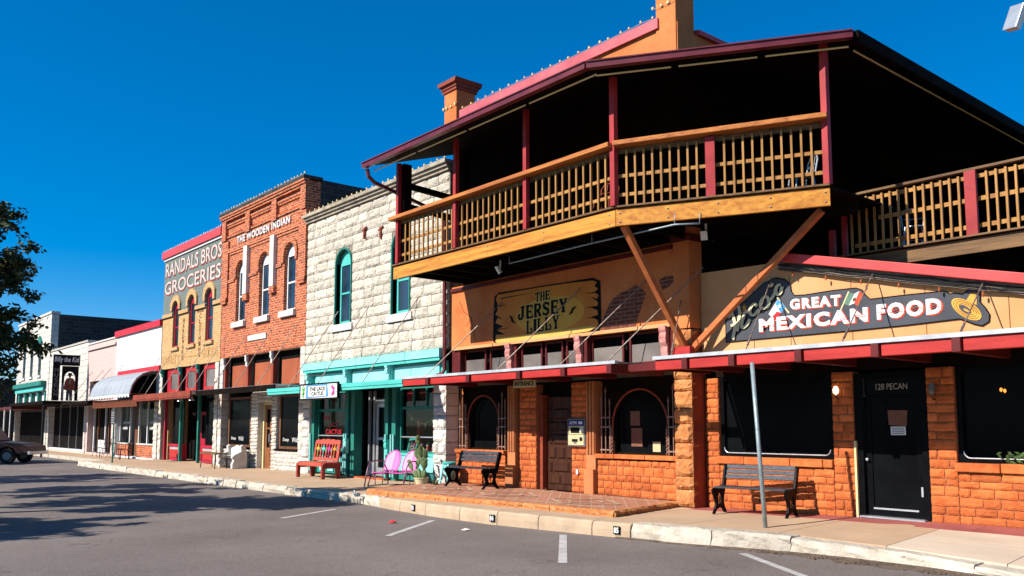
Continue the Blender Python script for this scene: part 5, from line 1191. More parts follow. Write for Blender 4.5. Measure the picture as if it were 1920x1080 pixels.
# brush script name running uphill
scr = [[(330, 492), (349, 446), (366, 470), (384, 560), (366, 672)], [(414, 388), (424, 450), (412, 540), (404, 606)], [(350, 560), (390, 540), (428, 518)], [(466, 458), (442, 540), (450, 576), (484, 552), (512, 505)], [(574, 392), (548, 372), (520, 402), (514, 450), (544, 470), (590, 420)], [(640, 312), (610, 346), (604, 396), (636, 412), (674, 376), (664, 318), (640, 312)], [(664, 350), (694, 330), (722, 286), (742, 222), (776, 208)], [(744, 222), (732, 262), (746, 292), (772, 278), (788, 226)], [(706, 196), (698, 216), (680, 224)]]
scr = [[(1294+x/4.55, 488+y/4.55) for x, y in s_] for s_ in scr]
def script(dx, dz, m, r, y, nm):
    sm = MB(); cnt_ = 0
    for s_ in scr:
        c = [onY(*p, Y0) for p in s_]; pts = []
        for i in range(len(c)-1):
            p0 = c[max(i-1, 0)]; p1 = c[i]; p2 = c[i+1]; p3 = c[min(i+2, len(c)-1)]
            for k in range(6):
                t = k/6; pts.append(.5*((2*p1)+(p2-p0)*t+(2*p0-5*p1+4*p2-p3)*t*t+(3*p1-p0-3*p2+p3)*t*t*t))
        pts.append(c[-1]); loop = []
        for i, p in enumerate(pts):
            d = (pts[min(i+1, len(pts)-1)]-pts[max(i-1, 0)]).normalized(); n = Vector((-d.z, 0, d.x)); w = r*(.6+.4*abs(d.z)); loop.append((p, n*w))
        L = [(p+n) for p, n in loop]+[(p-n) for p, n in loop][::-1]
        for i in range(len(loop)-1):
            (p, n), (q, k) = loop[i], loop[i+1]; q = q+(q-p)*.25; cnt_ += 1; sm.prism([(v.x+dx, v.z+dz) for v in (p+n, q+k, q-k, p-n)], y-.00002*cnt_, y+.004-.00002*cnt_)
    sm.build(nm, m, ms)
script(.014, -.016, 'ink', .05, Y0-.005, 'script_shadow'); script(0, 0, 'palecream', .033, Y0-.0095, 'script_name')
st_ = onY(1396, 577, Y0); MB().prism([(st_.x+(.075 if k % 2 == 0 else .03)*math.sin(k*math.pi/5), st_.z+(.075 if k % 2 == 0 else .03)*math.cos(k*math.pi/5)) for k in range(10)], Y0-.012, Y0-.002).build('star', 'hat', ms)
# two painted flags
def poly(pts, m, name, y, parent=ms): return MB().prism([P_(*p) for p in pts], y, y+.004).build(name, m, parent)
poly(((1442, 589), (1460, 560), (1474, 576), (1455, 602)), 'white', 'lone_star_flag', Y0-.006); poly(((1455, 570), (1460, 561), (1474, 576), (1465, 587)), 'blue', 'flag_blue', Y0-.011); poly(((1449, 594), (1458, 584), (1466, 587), (1455, 601)), 'bright_red', 'flag_red', Y0-.011)
s0 = P_(1463, 574); MB().prism([(s0[0]+(.05 if k % 2 == 0 else .02)*math.sin(k*math.pi/5), s0[1]+(.05 if k % 2 == 0 else .02)*math.cos(k*math.pi/5)) for k in range(10)], Y0-.016, Y0-.012).build('flag_star', 'white', ms)
poly(((1457, 558), (1459, 557), (1481, 586), (1479, 588)), 'cream', 'flag_staff', Y0-.0065)
poly(((1582, 570), (1592, 548), (1603, 551), (1592, 573)), 'flaggreen', 'tricolour_green', Y0-.006); poly(((1592, 573), (1603, 551), (1612, 546), (1602, 569)), 'white', 'tricolour_white', Y0-.006); poly(((1602, 569), (1612, 546), (1620, 552), (1608, 574)), 'signred', 'tricolour_red', Y0-.006); poly(((1599, 561), (1605, 557), (1606, 562), (1601, 566)), 'brownwood', 'tricolour_emblem', Y0-.011)
poly(((1576, 581), (1591, 546), (1593, 547), (1578, 582)), 'cream', 'tricolour_staff', Y0-.0065)
# straw hat
def ell(cx, cy, rx_, ry_, rot, n=24): return [(cx+rx_*math.cos(t)*math.cos(rot)-ry_*math.sin(t)*math.sin(rot), cy+rx_*math.cos(t)*math.sin(rot)+ry_*math.sin(t)*math.cos(rot)) for t in [2*math.pi*k/n for k in range(n)]]
poly(((1812, 564), (1820, 551), (1827, 549), (1832, 553), (1832, 572)), 'hat', 'hat_crown', Y0-.006); poly(ell(1813, 580, 32, 15, .55), 'hat', 'hat_brim', Y0-.010); poly(ell(1811, 580, 13, 5.5, .6), 'slate', 'hat_opening', Y0-.014); poly(ell(1813, 582, 6, 2, .5), 'hat', 'hat_lining', Y0-.0165)
hl = MB()
for k in (.5, .68, .85): hl.tube([(lambda q: (q[0], Y0-.0105, q[1]))(P_(*p)) for p in ell(1813, 580, 32*k, 15*k, .55, 20)], .004, 4)
hl.build('hat_line', 'brownwood', ms)

# painted plank sign on the stucco wall
js = thing('painted_sign', 'gold painted plank sign with black lettering THE JERSEY LILLY on orange stucco', 'sign')
Q = lambda px, py: (lambda v: (v.x, v.z))(onY(px, py, 0))
ol = [(934, 553), (1000, 541), (1060, 532), (1112, 526), (1120, 529), (1115, 536), (1122, 541), (1116, 548), (1123, 553), (1121, 560), (1108, 556), (1122, 566), (1121, 574), (1106, 575), (1121, 582), (1122, 590), (1110, 594), (1121, 600), (1123, 608), (1118, 615), (1108, 618), (1040, 630), (975, 640), (936, 645), (930, 640), (931, 628), (948, 627), (931, 618), (945, 612), (930, 606), (934, 596), (946, 600), (930, 590), (934, 582), (934, 570), (931, 562)]
sh = [(x-4 if x < 960 else x+3, y-2 if y < 580 else y+3) for x, y in ol]
sh = [(928, 556), (936, 549), (1112, 521), (1126, 527), (1127, 560), (1128, 612), (1124, 622), (960, 648), (938, 649), (925, 640), (926, 590)]
MB().prism([Q(*p) for p in sh], -.012, -.004).build('painted_shadow', 'ink', js)
MB().prism([Q(*p) for p in ol], -.018, -.0125).build('plank', 'signgold', js)
MB().prism([Q(*p) for p in ((930, 641), (934, 634), (1110, 611), (1119, 613), (1106, 621), (1040, 631), (975, 641), (938, 645))], -.021, -.0185).build('sunlit_plank_strip', 'signlight', js)  # pale strip paints the sunlit lower edge onto the plank
gl_ = Q(1030, 590); gw = MB()
gw.prism([(gl_[0]+1.15*math.cos(t), gl_[1]+.42*math.sin(t)) for t in [2*math.pi*k/30 for k in range(30)]], -.0205, -.0185); gw.build('painted_centre', 'signcentre', js)
# western letters drawn as thick strokes with spurred serifs
GL = {'T': [((.5, 0), (.5, 1), 1), ((.05, .95), (.95, .95), .7), ((.08, 1), (.08, .72), .5), ((.92, 1), (.92, .72), .5), ((.3, .03), (.7, .03), .4)],
      'H': [((.2, 0), (.2, 1), 1), ((.8, 0), (.8, 1), 1), ((.2, .5), (.8, .5), .6), ((.05, .03), (.38, .03), .4), ((.62, .03), (.95, .03), .4), ((.05, .97), (.38, .97), .4), ((.62, .97), (.95, .97), .4)],
      'E': [((.22, 0), (.22, 1), 1.1), ((.1, .96), (.9, .96), .6), ((.1, .04), (.9, .04), .6), ((.2, .5), (.7, .5), .5), ((.88, 1), (.88, .74), .5), ((.88, 0), (.88, .26), .5), ((.7, .38), (.7, .62), .5)],
      'J': [((.66, 1), (.66, .22), 1.1), ((.66, .24), (.5, .05), .9), ((.5, .05), (.25, .03), .8), ((.25, .03), (.08, .2), .8), ((.08, .2), (.16, .4), .8), ((.16, .4), (.3, .34), .6), ((.42, .97), (.92, .97), .5)],
      'R': [((.2, 0), (.2, 1), 1.1), ((.1, .96), (.66, .96), .6), ((.66, .96), (.85, .78), .9), ((.85, .78), (.68, .52), .9), ((.68, .52), (.2, .5), .5), ((.5, .5), (.82, .06), 1), ((.82, .06), (.98, .06), .5), ((.05, .03), (.4, .03), .4)],
      'S': [((.85, .72), (.85, .96), .5), ((.8, .86), (.5, .97), .7), ((.5, .97), (.2, .84), .8), ((.2, .84), (.25, .62), .9), ((.25, .62), (.75, .4), 1), ((.75, .4), (.82, .18), .9), ((.82, .18), (.5, .03), .8), ((.5, .03), (.15, .14), .7), ((.13, .28), (.13, .03), .5)],
      'Y': [((.5, 0), (.5, .45), 1.1), ((.5, .42), (.18, .96), 1.1), ((.5, .42), (.82, .9), .6), ((.02, .97), (.38, .97), .45), ((.68, .97), (.98, .97), .45), ((.82, .9), (.66, .78), .5), ((.3, .03), (.7, .03), .45)],
      'L': [((.25, 0), (.25, 1), 1.1), ((.08, .97), (.45, .97), .45), ((.1, .04), (.85, .04), .6), ((.85, .04), (.9, .25), .8), ((.9, .25), (.78, .42), .7), ((.78, .42), (.66, .3), .5)],
      'I': [((.5, 0), (.5, 1), 1.6), ((.1, .03), (.9, .03), .5), ((.1, .97), (.9, .97), .5)]}
def western(txt, pa, pb, top, wd, edge=True):
    a = onY(*pa, 0); b = onY(*pb, 0); h = onY(pa[0], top, 0).z-a.z; ws = [.5 if c == 'I' else 1 for c in txt]; tot = sum(ws); adv = (b.x-a.x)/tot
    for (extra, y, m, nm) in ((.022, -.0245, 'signlight', 'lettering_edge'), (0, -.029, 'ink', 'lettering')):
        mb = MB(); x_ = a.x; k_ = 0
        for c, w_ in zip(txt, ws):
            cw = adv*w_*.9; rise = (b.z-a.z)*(x_-a.x)/(b.x-a.x)
            for (p, q, t) in GL[c]:
                k_ += 1
                A = Vector((x_+p[0]*cw, y-.00002*k_, a.z+rise+p[1]*h)); B = Vector((x_+q[0]*cw, y-.00002*k_, a.z+rise+q[1]*h)); d = (B-A).normalized()
                mb.bar(A-d*(wd*t*.2+extra*.6), B+d*(wd*t*.2+extra*.6), wd*t+extra*2, .004, (0, 1, 0))
            x_ += adv*w_
        mb.build(nm, m, js)
western('THE', (1005, 566), (1034, 560), 550, .05); western('JERSEY', (973, 600), (1067, 583), 577, .078); western('LILLY', (988, 626), (1052, 614), 603, .058)
for pp in (((957, 593), (961, 596), (962, 602), (967, 606)), ((1069, 590), (1074, 585), (1076, 579), (1082, 575))):
    c = [onY(*p, 0) for p in pp]; o = MB(); o.tube([(v.x, -.024, v.z) for v in c], [.012, .03, .03, .012], 6); o.build('flourish', 'ink', js)
gr = MB()
for (p, q) in (((935, 574), (950, 572)), ((932, 618), (956, 615)), ((1118, 548), (1098, 551)), ((1120, 575), (1095, 578)), ((1120, 596), (1098, 596)), ((940, 560), (1000, 549))): a = onY(*p, 0); b = onY(*q, 0); gr.tube([(a.x, -.0185, a.z), (b.x, -.0185, b.z)], [.014, .003], 4)
gr.build('grain_crack', 'ink', js)
# small entrance board under the canopy
es = thing('entrance_sign', 'small wooden board lettered ENTRANCE hanging under the red canopy', 'sign', (-14.5, -.6, 2.48))
bx('board', 'atm_cream', es, -.37, .37, -.015, .015, -.085, .085); lettering('ENTRANCE', -.33, .33, -.05, .05, -.02, 'ink', es, bold=.02)
MB().tube([(-.3, 0, .085), (-.3, 0, .21)], .006, 5).tube([(.3, 0, .085), (.3, 0, .21)], .006, 5).build('hanger', 'rod', es)
# cash machine in the wall
at = thing('cash_machine', 'cash machine with a blue ATM panel set in the brick beside the carved door', 'cash machine', (-13.5, .06, 1.1))
MB().box(-.27, .27, -.04, .2, 0, .6).build('housing', 'grey', at, bevel=.01)
bx('header', 'atm_blue', at, -.24, .24, -.05, -.041, .45, .57); lettering('ATM', -.2, .02, .475, .545, -.053, 'white', at, bold=.03); bx('header_mark', 'white', at, .08, .2, -.053, -.0501, .48, .54)
bx('screen_surround', 'atm_cream', at, -.21, .24, -.06, -.041, .26, .44); bx('screen', 'ink', at, -.15, .12, -.064, -.0601, .29, .41); bx('keypad', 'white', at, .14, .22, -.066, -.0601, .31, .39)
bx('lower_panel', 'atm_cream', at, -.24, .24, -.055, -.041, .03, .25); bx('cash_slot', 'ink', at, -.12, .06, -.059, -.0551, .1, .16); bx('slot_lip', 'grey', at, -.06, .02, -.07, -.0551, .07, .1); bx('card_reader', 'ink', at, .12, .2, -.062, -.0551, .12, .2)
ol_ = bx('wall_outlet', 'white', None, -13.56, -13.5, .06, .085, .5, .6); tag(ol_, 'small white wall outlet on the brick below the cash machine', 'outlet')
# ------------------------------------------------------------------ street furniture
def park_bench(label, loc, rz, L=1.42):
    t = thing('park_bench', label, 'bench', loc, rz, 'black slatted benches outside the corner building')
    side = [(-.25, .0), (-.19, .0), (-.12, .07), (.0, .10), (.12, .07), (.19, .0), (.27, .0), (.19, .1), (.15, .2), (.18, .33), (.23, .42), (.28, .6), (.35, .80), (.30, .84), (.25, .82), (.19, .62), (.14, .47), (.0, .44), (-.18, .45), (-.26, .42), (-.24, .36), (-.18, .28), (-.14, .18), (-.17, .09)]
    hole = [(.01+.085*math.cos(k*.524), .245+.115*math.sin(k*.524)) for k in range(12)]
    for s_ in (-1, 1):
        x = s_*L/2; e = MB().prism(side, x-.02, x+.02, holes=[hole], fn=lambda u, v, w: (w, u, v))
        e.bar((x, .01, .13), (x, .01, .31), .012, .018); e.bar((x, .01, .2), (x, -.035, .22), .01, .012); e.bar((x, -.035, .22), (x, -.035, .28), .01, .012); e.bar((x, .01, .22), (x, .05, .24), .01, .012); e.bar((x, .05, .24), (x, .05, .29), .01, .012)
        e.build('leg', 'black_paint', t, bevel=.004)
    seat = MB()
    for k in range(4): y = -.22+k*.105; seat.box(-L/2+.01, L/2-.01, y, y+.085, .445+(.012 if k == 0 else 0)*0, .475)
    seat.build('seat', 'slat', t, bevel=.006)
    back = MB()
    for k in range(3):
        z = .60+k*.085; y = .215+k*.03; back.add([(-L/2+.01, y, z), (L/2-.01, y, z), (L/2-.01, y+.026, z+.07), (-L/2+.01, y+.026, z+.07), (-L/2+.01, y+.025, z-.008), (L/2-.01, y+.025, z-.008), (L/2-.01, y+.05, z+.062), (-L/2+.01, y+.05, z+.062)], [(0, 1, 2, 3), (4, 7, 6, 5), (0, 4, 5, 1), (1, 5, 6, 2), (2, 6, 7, 3), (3, 7, 4, 0)])
    back.build('backrest', 'slat', t, bevel=.005)
    return t
park_bench('black slatted bench on the grey pavement under the restaurant window beside the leaning pole', (-8.72, -.42, walkz(-8.7, -.4)), R_(10), 1.3)
park_bench('black slatted bench on the tiled platform under the left grilled window', (-16.3, -.72, TPZ+.004), R_(0), 1.45)
# salmon bench with painted cut-outs in its back
rb = thing('wooden_bench', 'salmon red wooden bench with colourful cactus shapes cut in its tall back', 'bench', (-23.85, -.72, walkz(-23.8, -.7)))
MB().prism([(-.86, .0), (-.80, .0), (-.7, .36), (.7, .36), (.8, 0), (.86, 0), (.86, .40), (.8, .47), (-.8, .47), (-.86, .40)], 0, .01) if False else None
for s_ in (-1, 1):
    x = s_*.8; MB().prism([(-.36, 0), (-.26, 0), (-.25, .3), (.1, .3), (.12, 0), (.24, 0), (.26, .46), (-.22, .48), (-.31, .46), (-.36, .4)], x-.05, x+.05, fn=lambda u, v, w: (w, u, v)).build('side_panel', 'benchdark', rb, bevel=.015)
sm = MB(); 
for k in range(4): sm.box(-.75, .75, -.33+k*.135, -.33+k*.135+.125, .425, .47)
sm.build('seat', 'benchred', rb, bevel=.008); bx('apron', 'benchred', rb, -.75, .75, -.345, -.332, .36, .46)
n = 40; topc = [(.78-1.56*i/n, 1.1+.03*abs(math.sin(i/n*math.pi*5))+(.03*math.cos((i/n-.5)*math.pi))) for i in range(n+1)]
holes = []
for k in range(4):
    for j in range(2): a = -.68+k*.345+j*.165; holes.append([(a, .60), (a+.125, .60), (a+.125, .985), (a+.0625, 1.02), (a, .985)])
tl = lambda u, v, w: (u, .2+w+(v-.5)*.14, v)
MB().prism([(-.78, .5), (.78, .5)]+topc, -.025, .025, holes=holes, fn=tl).build('backrest', 'benchred', rb, bevel=.006)
for k, mm in enumerate(('yellow', 'teal', 'magenta', 'orange')):
    c = -.535+k*.345; q = MB(); q.prism([(c-.012, .6), (c+.012, .6), (c+.012, .82), (c+.1, .84), (c+.1, .9), (c+.035, .9), (c+.03, .97), (c-.03, .97), (c-.035, .9), (c-.1, .9), (c-.1, .84), (c-.012, .82)], -.035, -.026, fn=tl); q.build('painted_cactus', mm, rb)
# pink two seat glider
pg = thing('metal_glider', 'hot pink two seat metal lawn glider with plum tube arms beside the potted cactus', 'lawn chair', (-19.2, -.95, walkz(-19.2, -1)), R_(20))
sm = MB()
for s_ in (-1, 1):
    cx = s_*.3; vs = []; fs = []; nx, ny = 8, 6
    for j in range(ny+1):
        for i in range(nx+1):
            u = cx-.28+.56*i/nx; v = -.36+.5*j/ny; z = .40-.03*math.sin(math.pi*j/ny)+(.0 if j else -.03)-.015*math.sin(math.pi*i/nx)-.04*(j/ny); vs.append((u, v, z))
    for j in range(ny):
        for i in range(nx): a = j*(nx+1)+i; fs.append((a, a+1, a+nx+2, a+nx+1))
    sm.add(vs, fs)
o = sm.build('seat', 'pink', pg, smooth=True); o.modifiers.new('sheet', 'SOLIDIFY').thickness = .012
for s_ in (-1, 1):
    cx = s_*.3; vs = []; fs = []; nx, ny = 12, 12
    for j in range(ny+1):
        f = j/ny; hw = .265*(math.sqrt(max(0, 1-((f-.42)/.60)**2)) if f > .42 else (1-.10*(.42-f)/.42))
        for i in range(nx+1):
            k = 2*i/nx-1; flute = .004*math.cos(i/nx*math.pi*6); vs.append((cx+hw*k, .17+.22*f+.02*k*k*-1-flute*.6, .37+.55*f))
    for j in range(ny):
        for i in range(nx): a = j*(nx+1)+i; fs.append((a, a+1, a+nx+2, a+nx+1))
    o = MB().add(vs, fs).build('backrest', 'pink', pg, smooth=True); o.modifiers.new('sheet', 'SOLIDIFY').thickness = .014
for s_ in (-1, 1):
    x = s_*.62; a = MB(); a.tube([(x, -.52, .0), (x, -.46, .28), (x, -.38, .5), (x, -.28, .62), (x, -.12, .66), (x, .1, .645), (x-s_*.05, .27, .62)], .017, 8); a.build('arm', 'plum', pg, smooth=True)
    f = MB(); f.tube([(x-s_*.06, -.46, .02), (x-s_*.06, -.34, .26), (x-s_*.06, -.24, .32), (x-s_*.06, .2, .32), (x-s_*.06, .3, .26), (x-s_*.06, .4, .02)], .016, 8); f.tube([(x-s_*.06, -.46, .02), (x-s_*.06, .4, .02)], .014, 8)
    f.tube([(x-s_*.06, -.16, .32), (x-s_*.06, -.16, .03)], .012, 6); f.tube([(x-s_*.06, .14, .32), (x-s_*.06, .14, .03)], .012, 6); f.build('base_frame', 'plum', pg, smooth=True)
MB().tube([(-.56, .38, .02), (.56, .38, .02)], .014, 6).tube([(-.56, -.2, .34), (.56, -.2, .34)], .014, 6).tube([(-.56, .16, .34), (.56, .16, .34)], .014, 6).build('cross_bar', 'plum', pg)
# potted prickly pear
pc = thing('potted_cactus', 'tall prickly pear cactus in a cream pot between the pink glider and the black bench', 'plant', (-18.38, -.72, walkz(-18.4, -.7)))
MB().lathe([(.15, 0), (.185, .22), (.2, .225), (.2, .25), (.175, .25), (.16, .20)], (0, 0, 0), 20).build('pot', 'pot', pc, smooth=False)
def pad(mb, p, d, L, w, yaw):
    d = Vector(d).normalized(); s_ = Vector((math.cos(yaw), math.sin(yaw), 0)); s_ = (s_-d*s_.dot(d)).normalized(); n_ = d.cross(s_); p = Vector(p); vs = []; fs = []; N = 8; K = 10
    for i in range(N+1):
        f = i/N; hw = w*.5*(math.sin(math.pi*min(1, f*.93+.05))**.7)*(.55+.55*f) ; th = .018*math.sin(math.pi*min(1, f+.06)) + .004
        for k in range(K): t = 2*math.pi*k/K; vs.append(p+d*(L*f)+s_*(hw*math.cos(t))+n_*(th*math.sin(t)))
    for i in range(N):
        for k in range(K): fs.append((i*K+k, i*K+(k+1) % K, (i+1)*K+(k+1) % K, (i+1)*K+k))
    fs += [tuple(range(K))[::-1], tuple(N*K+k for k in range(K))]; mb.add(vs, fs); return p+d*(L*.95)
rg = random.Random(17); cm = MB()
for (x, y, lean, nseg) in ((-.08, 0, -.3, 3), (.03, .03, .05, 3), (.1, -.03, .3, 3), (-.1, -.04, -.8, 2), (.06, .05, .02, 4)):
    p = Vector((x, y, .2)); d = Vector((lean, rg.uniform(-.2, .2), 1))
    for k in range(nseg):
        L = rg.uniform(.25, .31); p2 = pad(cm, p, d, L, rg.uniform(.16, .20), rg.uniform(.2, 1.0))
        if rg.random() < .6: pad(cm, p+Vector(d).normalized()*L*.8, Vector((rg.choice((-1, 1))*.8, rg.uniform(-.3, .3), .6)), rg.uniform(.15, .2), .13, rg.uniform(-.6, .6))
        p = p2; d = d+Vector((rg.uniform(-.25, .25), rg.uniform(-.2, .2), 0))
cm.build('cactus_pad', 'cactus', pc, smooth=True)
# turquoise stool and a spiky plant at its foot
ts = thing('metal_stool', 'turquoise metal stool standing between the cactus pot and the black bench', 'stool', (-17.75, -.3, walkz(-17.7, -.3)))
MB().lathe([(.17, .60), (.18, .61), (.18, .64), (.16, .65)], (0, 0, 0), 16).build('seat', 'teal', ts)
for a, b in ((-1, -1), (1, -1), (1, 1), (-1, 1)): MB().bar((a*.11, b*.11, .6), (a*.18, b*.18, 0), .05, .03).build('leg', 'paleteal', ts)
MB().lathe([(.1, .3), (.13, .34), (.15, .58), (.14, .58)], (0, 0, 0), 12).build('hanging_pot', 'paleteal', ts)
ag = MB(); rg = random.Random(6)
for k in range(16):
    a = k*.41; r = rg.uniform(.14, .3); b0 = Vector((0, 0, .0)); tip = Vector((math.cos(a)*r, math.sin(a)*r, rg.uniform(.06, .26))); s_ = Vector((-math.sin(a), math.cos(a), 0))*.018; m_ = (b0+tip)/2+Vector((0, 0, .07)); ag.add([b0-s_, b0+s_, m_+s_, m_-s_, tip], [(0, 1, 2, 3), (3, 2, 4)])
tag(ag.build('spiky_plant', 'leaf2', loc=(-17.6, -.85, .03)), 'low spiky green plant on the pavement in front of the turquoise stool', 'plant')
# low table and carved white seat in front of the red brick shop
lt_ = thing('low_table', 'low wooden table with thin black legs outside the red brick building', 'table', (-31.6, -1.0, walkz(-31.6, -1)))
MB().box(-.75, .75, -.25, .25, .52, .57).build('tabletop', 'weathered', lt_, bevel=.01)
for a, b in ((-1, -1), (1, -1), (1, 1), (-1, 1)): MB().tube([(a*.66, b*.2, .52), (a*.7, b*.22, 0)], .018, 6).build('leg', 'black_metal', lt_)
os_ = thing('carved_seat', 'white carved stone seat with scrolled sides beside the low table', 'bench', (-31.2, -.45, walkz(-31, -.4)))
cv = MB()
for s_ in (-1, 1):
    prof = [(-.28, 0), (.28, 0), (.28, .55), (.2, .8), (.1, .86), (.02, .8), (.05, .62), (-.2, .5), (-.3, .42), (-.22, .3), (-.28, .16)]
    cv.prism(prof, s_*.6-.08, s_*.6+.08, fn=lambda u, v, w: (w, u, v))
cv.build('scrolled_side', 'sill', os_, bevel=.02); bx('seat', 'sill', os_, -.52, .52, -.2, .2, .38, .46, bevel=.02); MB().prism([(-.52, .46), (.52, .46), (.52, .72), (.25, .78), (0, .84), (-.25, .78), (-.52, .72)], .14, .24).build('backrest', 'sill', os_, bevel=.02)
rs = MB()
for s_ in (-.27, .27):
    for k in range(2): r = .1-.04*k; rs.tube([(s_+r*math.cos(t*.45), -.205, .22+r*math.sin(t*.45)) for t in range(15)], .018, 6)
rs.build('carved_scroll', 'sill', os_)
# wire cafe sets in front of the white shop
for i, (x, y, rz, lb) in enumerate(((-47.4, -.9, .3, 'black wire cafe chair nearest the canopy end of the white shop'), (-45.6, -1.05, -.5, 'black wire cafe chair left of the round wire table'), (-43.9, -.85, .7, 'black wire cafe chair right of the round wire table'), (-42.6, -1.0, -.2, 'black wire cafe chair closest to the stone pier of the grocery facade'))):
    bistro('cafe_chair', lb, (x, y, walkz(x, y)), rz, 'black_metal', 'wire cafe chairs outside the white shop', .92)
ct = thing('cafe_table', 'small round black wire table among the cafe chairs', 'table', (-44.75, -1.0, walkz(-44.7, -1)))
MB().lathe([(.3, .70), (.31, .71), (.31, .725), (.0, .73)], (0, 0, 0), 18).build('tabletop', 'black_metal', ct)
lg = MB()
for k in range(3): a = k*2.09; lg.tube([(.05*math.cos(a), .05*math.sin(a), .7), (.1*math.cos(a), .1*math.sin(a), .35), (.26*math.cos(a), .26*math.sin(a), 0)], .012, 6)
lg.build('leg_frame', 'black_metal', ct)
# pole leaning against the canopy
a = Vector((-7.64, -1.72, walkz(-7.64, -1.72)-.05)); b = onY(1410, 680, -1.62); MB
lp = MB().tube([a, a+(b-a)*.5, b], .033, 14)
tag(lp.build('steel_pole', 'galv', smooth=True), 'bare grey galvanised pole standing at the kerb in front of the restaurant canopy', 'pole')
# parking sign post at the far kerb
sp_ = thing('sign_post', 'small dark notice sign on a green steel post at the kerb by the white shop', 'sign', (-39.2, -2.45, walkz(-39.2, -2.45)))
MB().tube([(0, 0, -.03), (0, 0, 2.3)], .035, 8).build('post', 'deepteal', sp_)
MB().box(-.28, .28, -.055, -.036, 1.62, 2.25).build('plate', 'slate', sp_, bevel=.01)
for k in range(5): bx('printed_line', 'paper', sp_, -.2, .2-.05*(k % 2), -.059, -.0555, 1.7+k*.1, 1.73+k*.1)
# cut-out cowboy sign standing on the low stone storefront's canopy
bs = thing('museum_sign', 'tall black framed sign with a flat painted cowboy cut-out under white script lettering', 'sign', (-54.1, -1.05, 2.97))
fy = lambda u, v, w: (w, u, v)                      # faces along the street
MB().prism([(-.72, 0), (-.36, 0), (-.36, 2.35), (-.72, 2.35)], -.05, .05, fn=fy).build('letter_panel', 'ink', bs)
MB().prism([(-.74, 2.0), (.66, 2.0), (.66, 2.62), (-.74, 2.62)], .055, .1, fn=fy).build('name_board', 'ink', bs)
lettering('Billy the Kid', -.68, .6, 2.12, 2.5, .104, 'white', bs, bold=.01, ext=.006, shear=.15, fn=fy)
for i, ch in enumerate('MUSEUM'): lettering(ch, -.64, -.44, 1.62-.28*i, 1.84-.28*i, .054, 'grey', bs, bold=.01, ext=.005, fn=fy)
ar = [(-.24, .0), (-.12, 0), (-.12, 1.2)]+[(.17-.29*math.cos(t), 1.25+.42*math.sin(t)) for t in [math.pi*k/12 for k in range(13)]]+[(.46, 1.2), (.46, 0), (.62, 0), (.62, 1.98), (-.24, 1.98)]
MB().prism(ar, -.04, .04, fn=fy).build('arch_frame', 'ink', bs)
def cut(pts, m, nm, w=.03): return MB().prism(pts, w-.02, w+.02, fn=fy).build(nm, m, bs)
cx = .17
cut([(cx-.16, 0), (cx-.03, 0), (cx-.01, .5), (cx+.03, 0), (cx+.17, 0), (cx+.16, .75), (cx-.15, .75)], 'slate', 'painted_trousers')
cut([(cx-.19, .6), (cx+.2, .6), (cx+.27, .55), (cx+.31, .62), (cx+.27, 1.1), (cx+.18, 1.27), (cx+.05, 1.31), (cx-.05, 1.31), (cx-.18, 1.26), (cx-.26, 1.05), (cx-.3, .66), (cx-.24, .6)], 'jacket', 'painted_jacket', .045)
cut([(cx-.05, .95), (cx+.05, .95), (cx+.03, 1.28), (cx-.03, 1.28)], 'grey', 'painted_shirt', .056)
cut([(cx+.075*math.cos(k*.6), 1.41+.1*math.sin(k*.6)) for k in range(10)], 'skin', 'painted_face', .045)
cut([(cx-.22, 1.46), (cx-.1, 1.47), (cx-.09, 1.6), (cx, 1.58), (cx+.09, 1.6), (cx+.1, 1.47), (cx+.22, 1.46), (cx+.15, 1.43), (cx-.15, 1.43)], 'ink', 'painted_hat', .056)
MB().tube([(.05, cx-.34, 0), (.05, cx-.34, 1.0)], .014, 6).build('painted_rifle', 'white', bs)
# parked pickup at the far kerb, nose towards the shops
pk = thing('pickup_truck', 'brown pickup truck parked nose in at the far kerb in tree shade', 'truck', (-47.75, -5.9, ZR), math.atan2(.80, .60))
body = [(-2.6, .52), (-2.6, 1.0), (-1.0, 1.02), (-.7, 1.05), (.75, 1.05), (1.0, 1.03), (2.1, .95), (2.45, .8), (2.5, .5), (2.1, .45), (1.95, .45), (1.85, .7), (1.55, .82), (1.2, .7), (1.1, .42), (-1.2, .42), (-1.3, .7), (-1.6, .82), (-1.95, .7), (-2.05, .45)]
MB().prism(body, -.9, .9, fn=lambda u, v, w: (u, w, v)).build('body', 'truck', pk, bevel=.04)
cab = [(-.95, 1.03), (.85, 1.05), (.35, 1.62), (-.75, 1.66)]
MB().add([(-.95, -.86, 1.04), (.85, -.86, 1.05), (.3, -.7, 1.78), (-.78, -.7, 1.80), (-.95, .86, 1.04), (.85, .86, 1.05), (.3, .7, 1.78), (-.78, .7, 1.80)], [(0, 1, 2, 3), (4, 7, 6, 5), (0, 4, 5, 1), (1, 5, 6, 2), (2, 6, 7, 3), (3, 7, 4, 0)]).build('cab', 'truck', pk, bevel=.05)
for s_ in (-1, 1):
    MB().add([(-.8, s_*.84, 1.1), (.62, s_*.84, 1.1), (.22, s_*.75, 1.67), (-.68, s_*.75, 1.68)], [(0, 1, 2, 3)]).build('side_window', 'glass_blue', pk)
    MB().add([(2.46, s_*.55, .68), (2.46, s_*.82, .68), (2.42, s_*.82, .82), (2.42, s_*.55, .82)], [(0, 1, 2, 3)]).build('headlight', 'chrome', pk)
    for x in (1.53, -1.65):
        w = thing('wheel', None, None); w.parent = pk; w.location = (x, s_*.78, .36)
        MB().tube([(0, -.12, 0), (0, .12, 0)], .36, 22).build('tyre', 'rubber', w, bevel=.03); MB().tube([(0, -.125, 0), (0, .125, 0)], .19, 16).build('rim', 'grey', w)
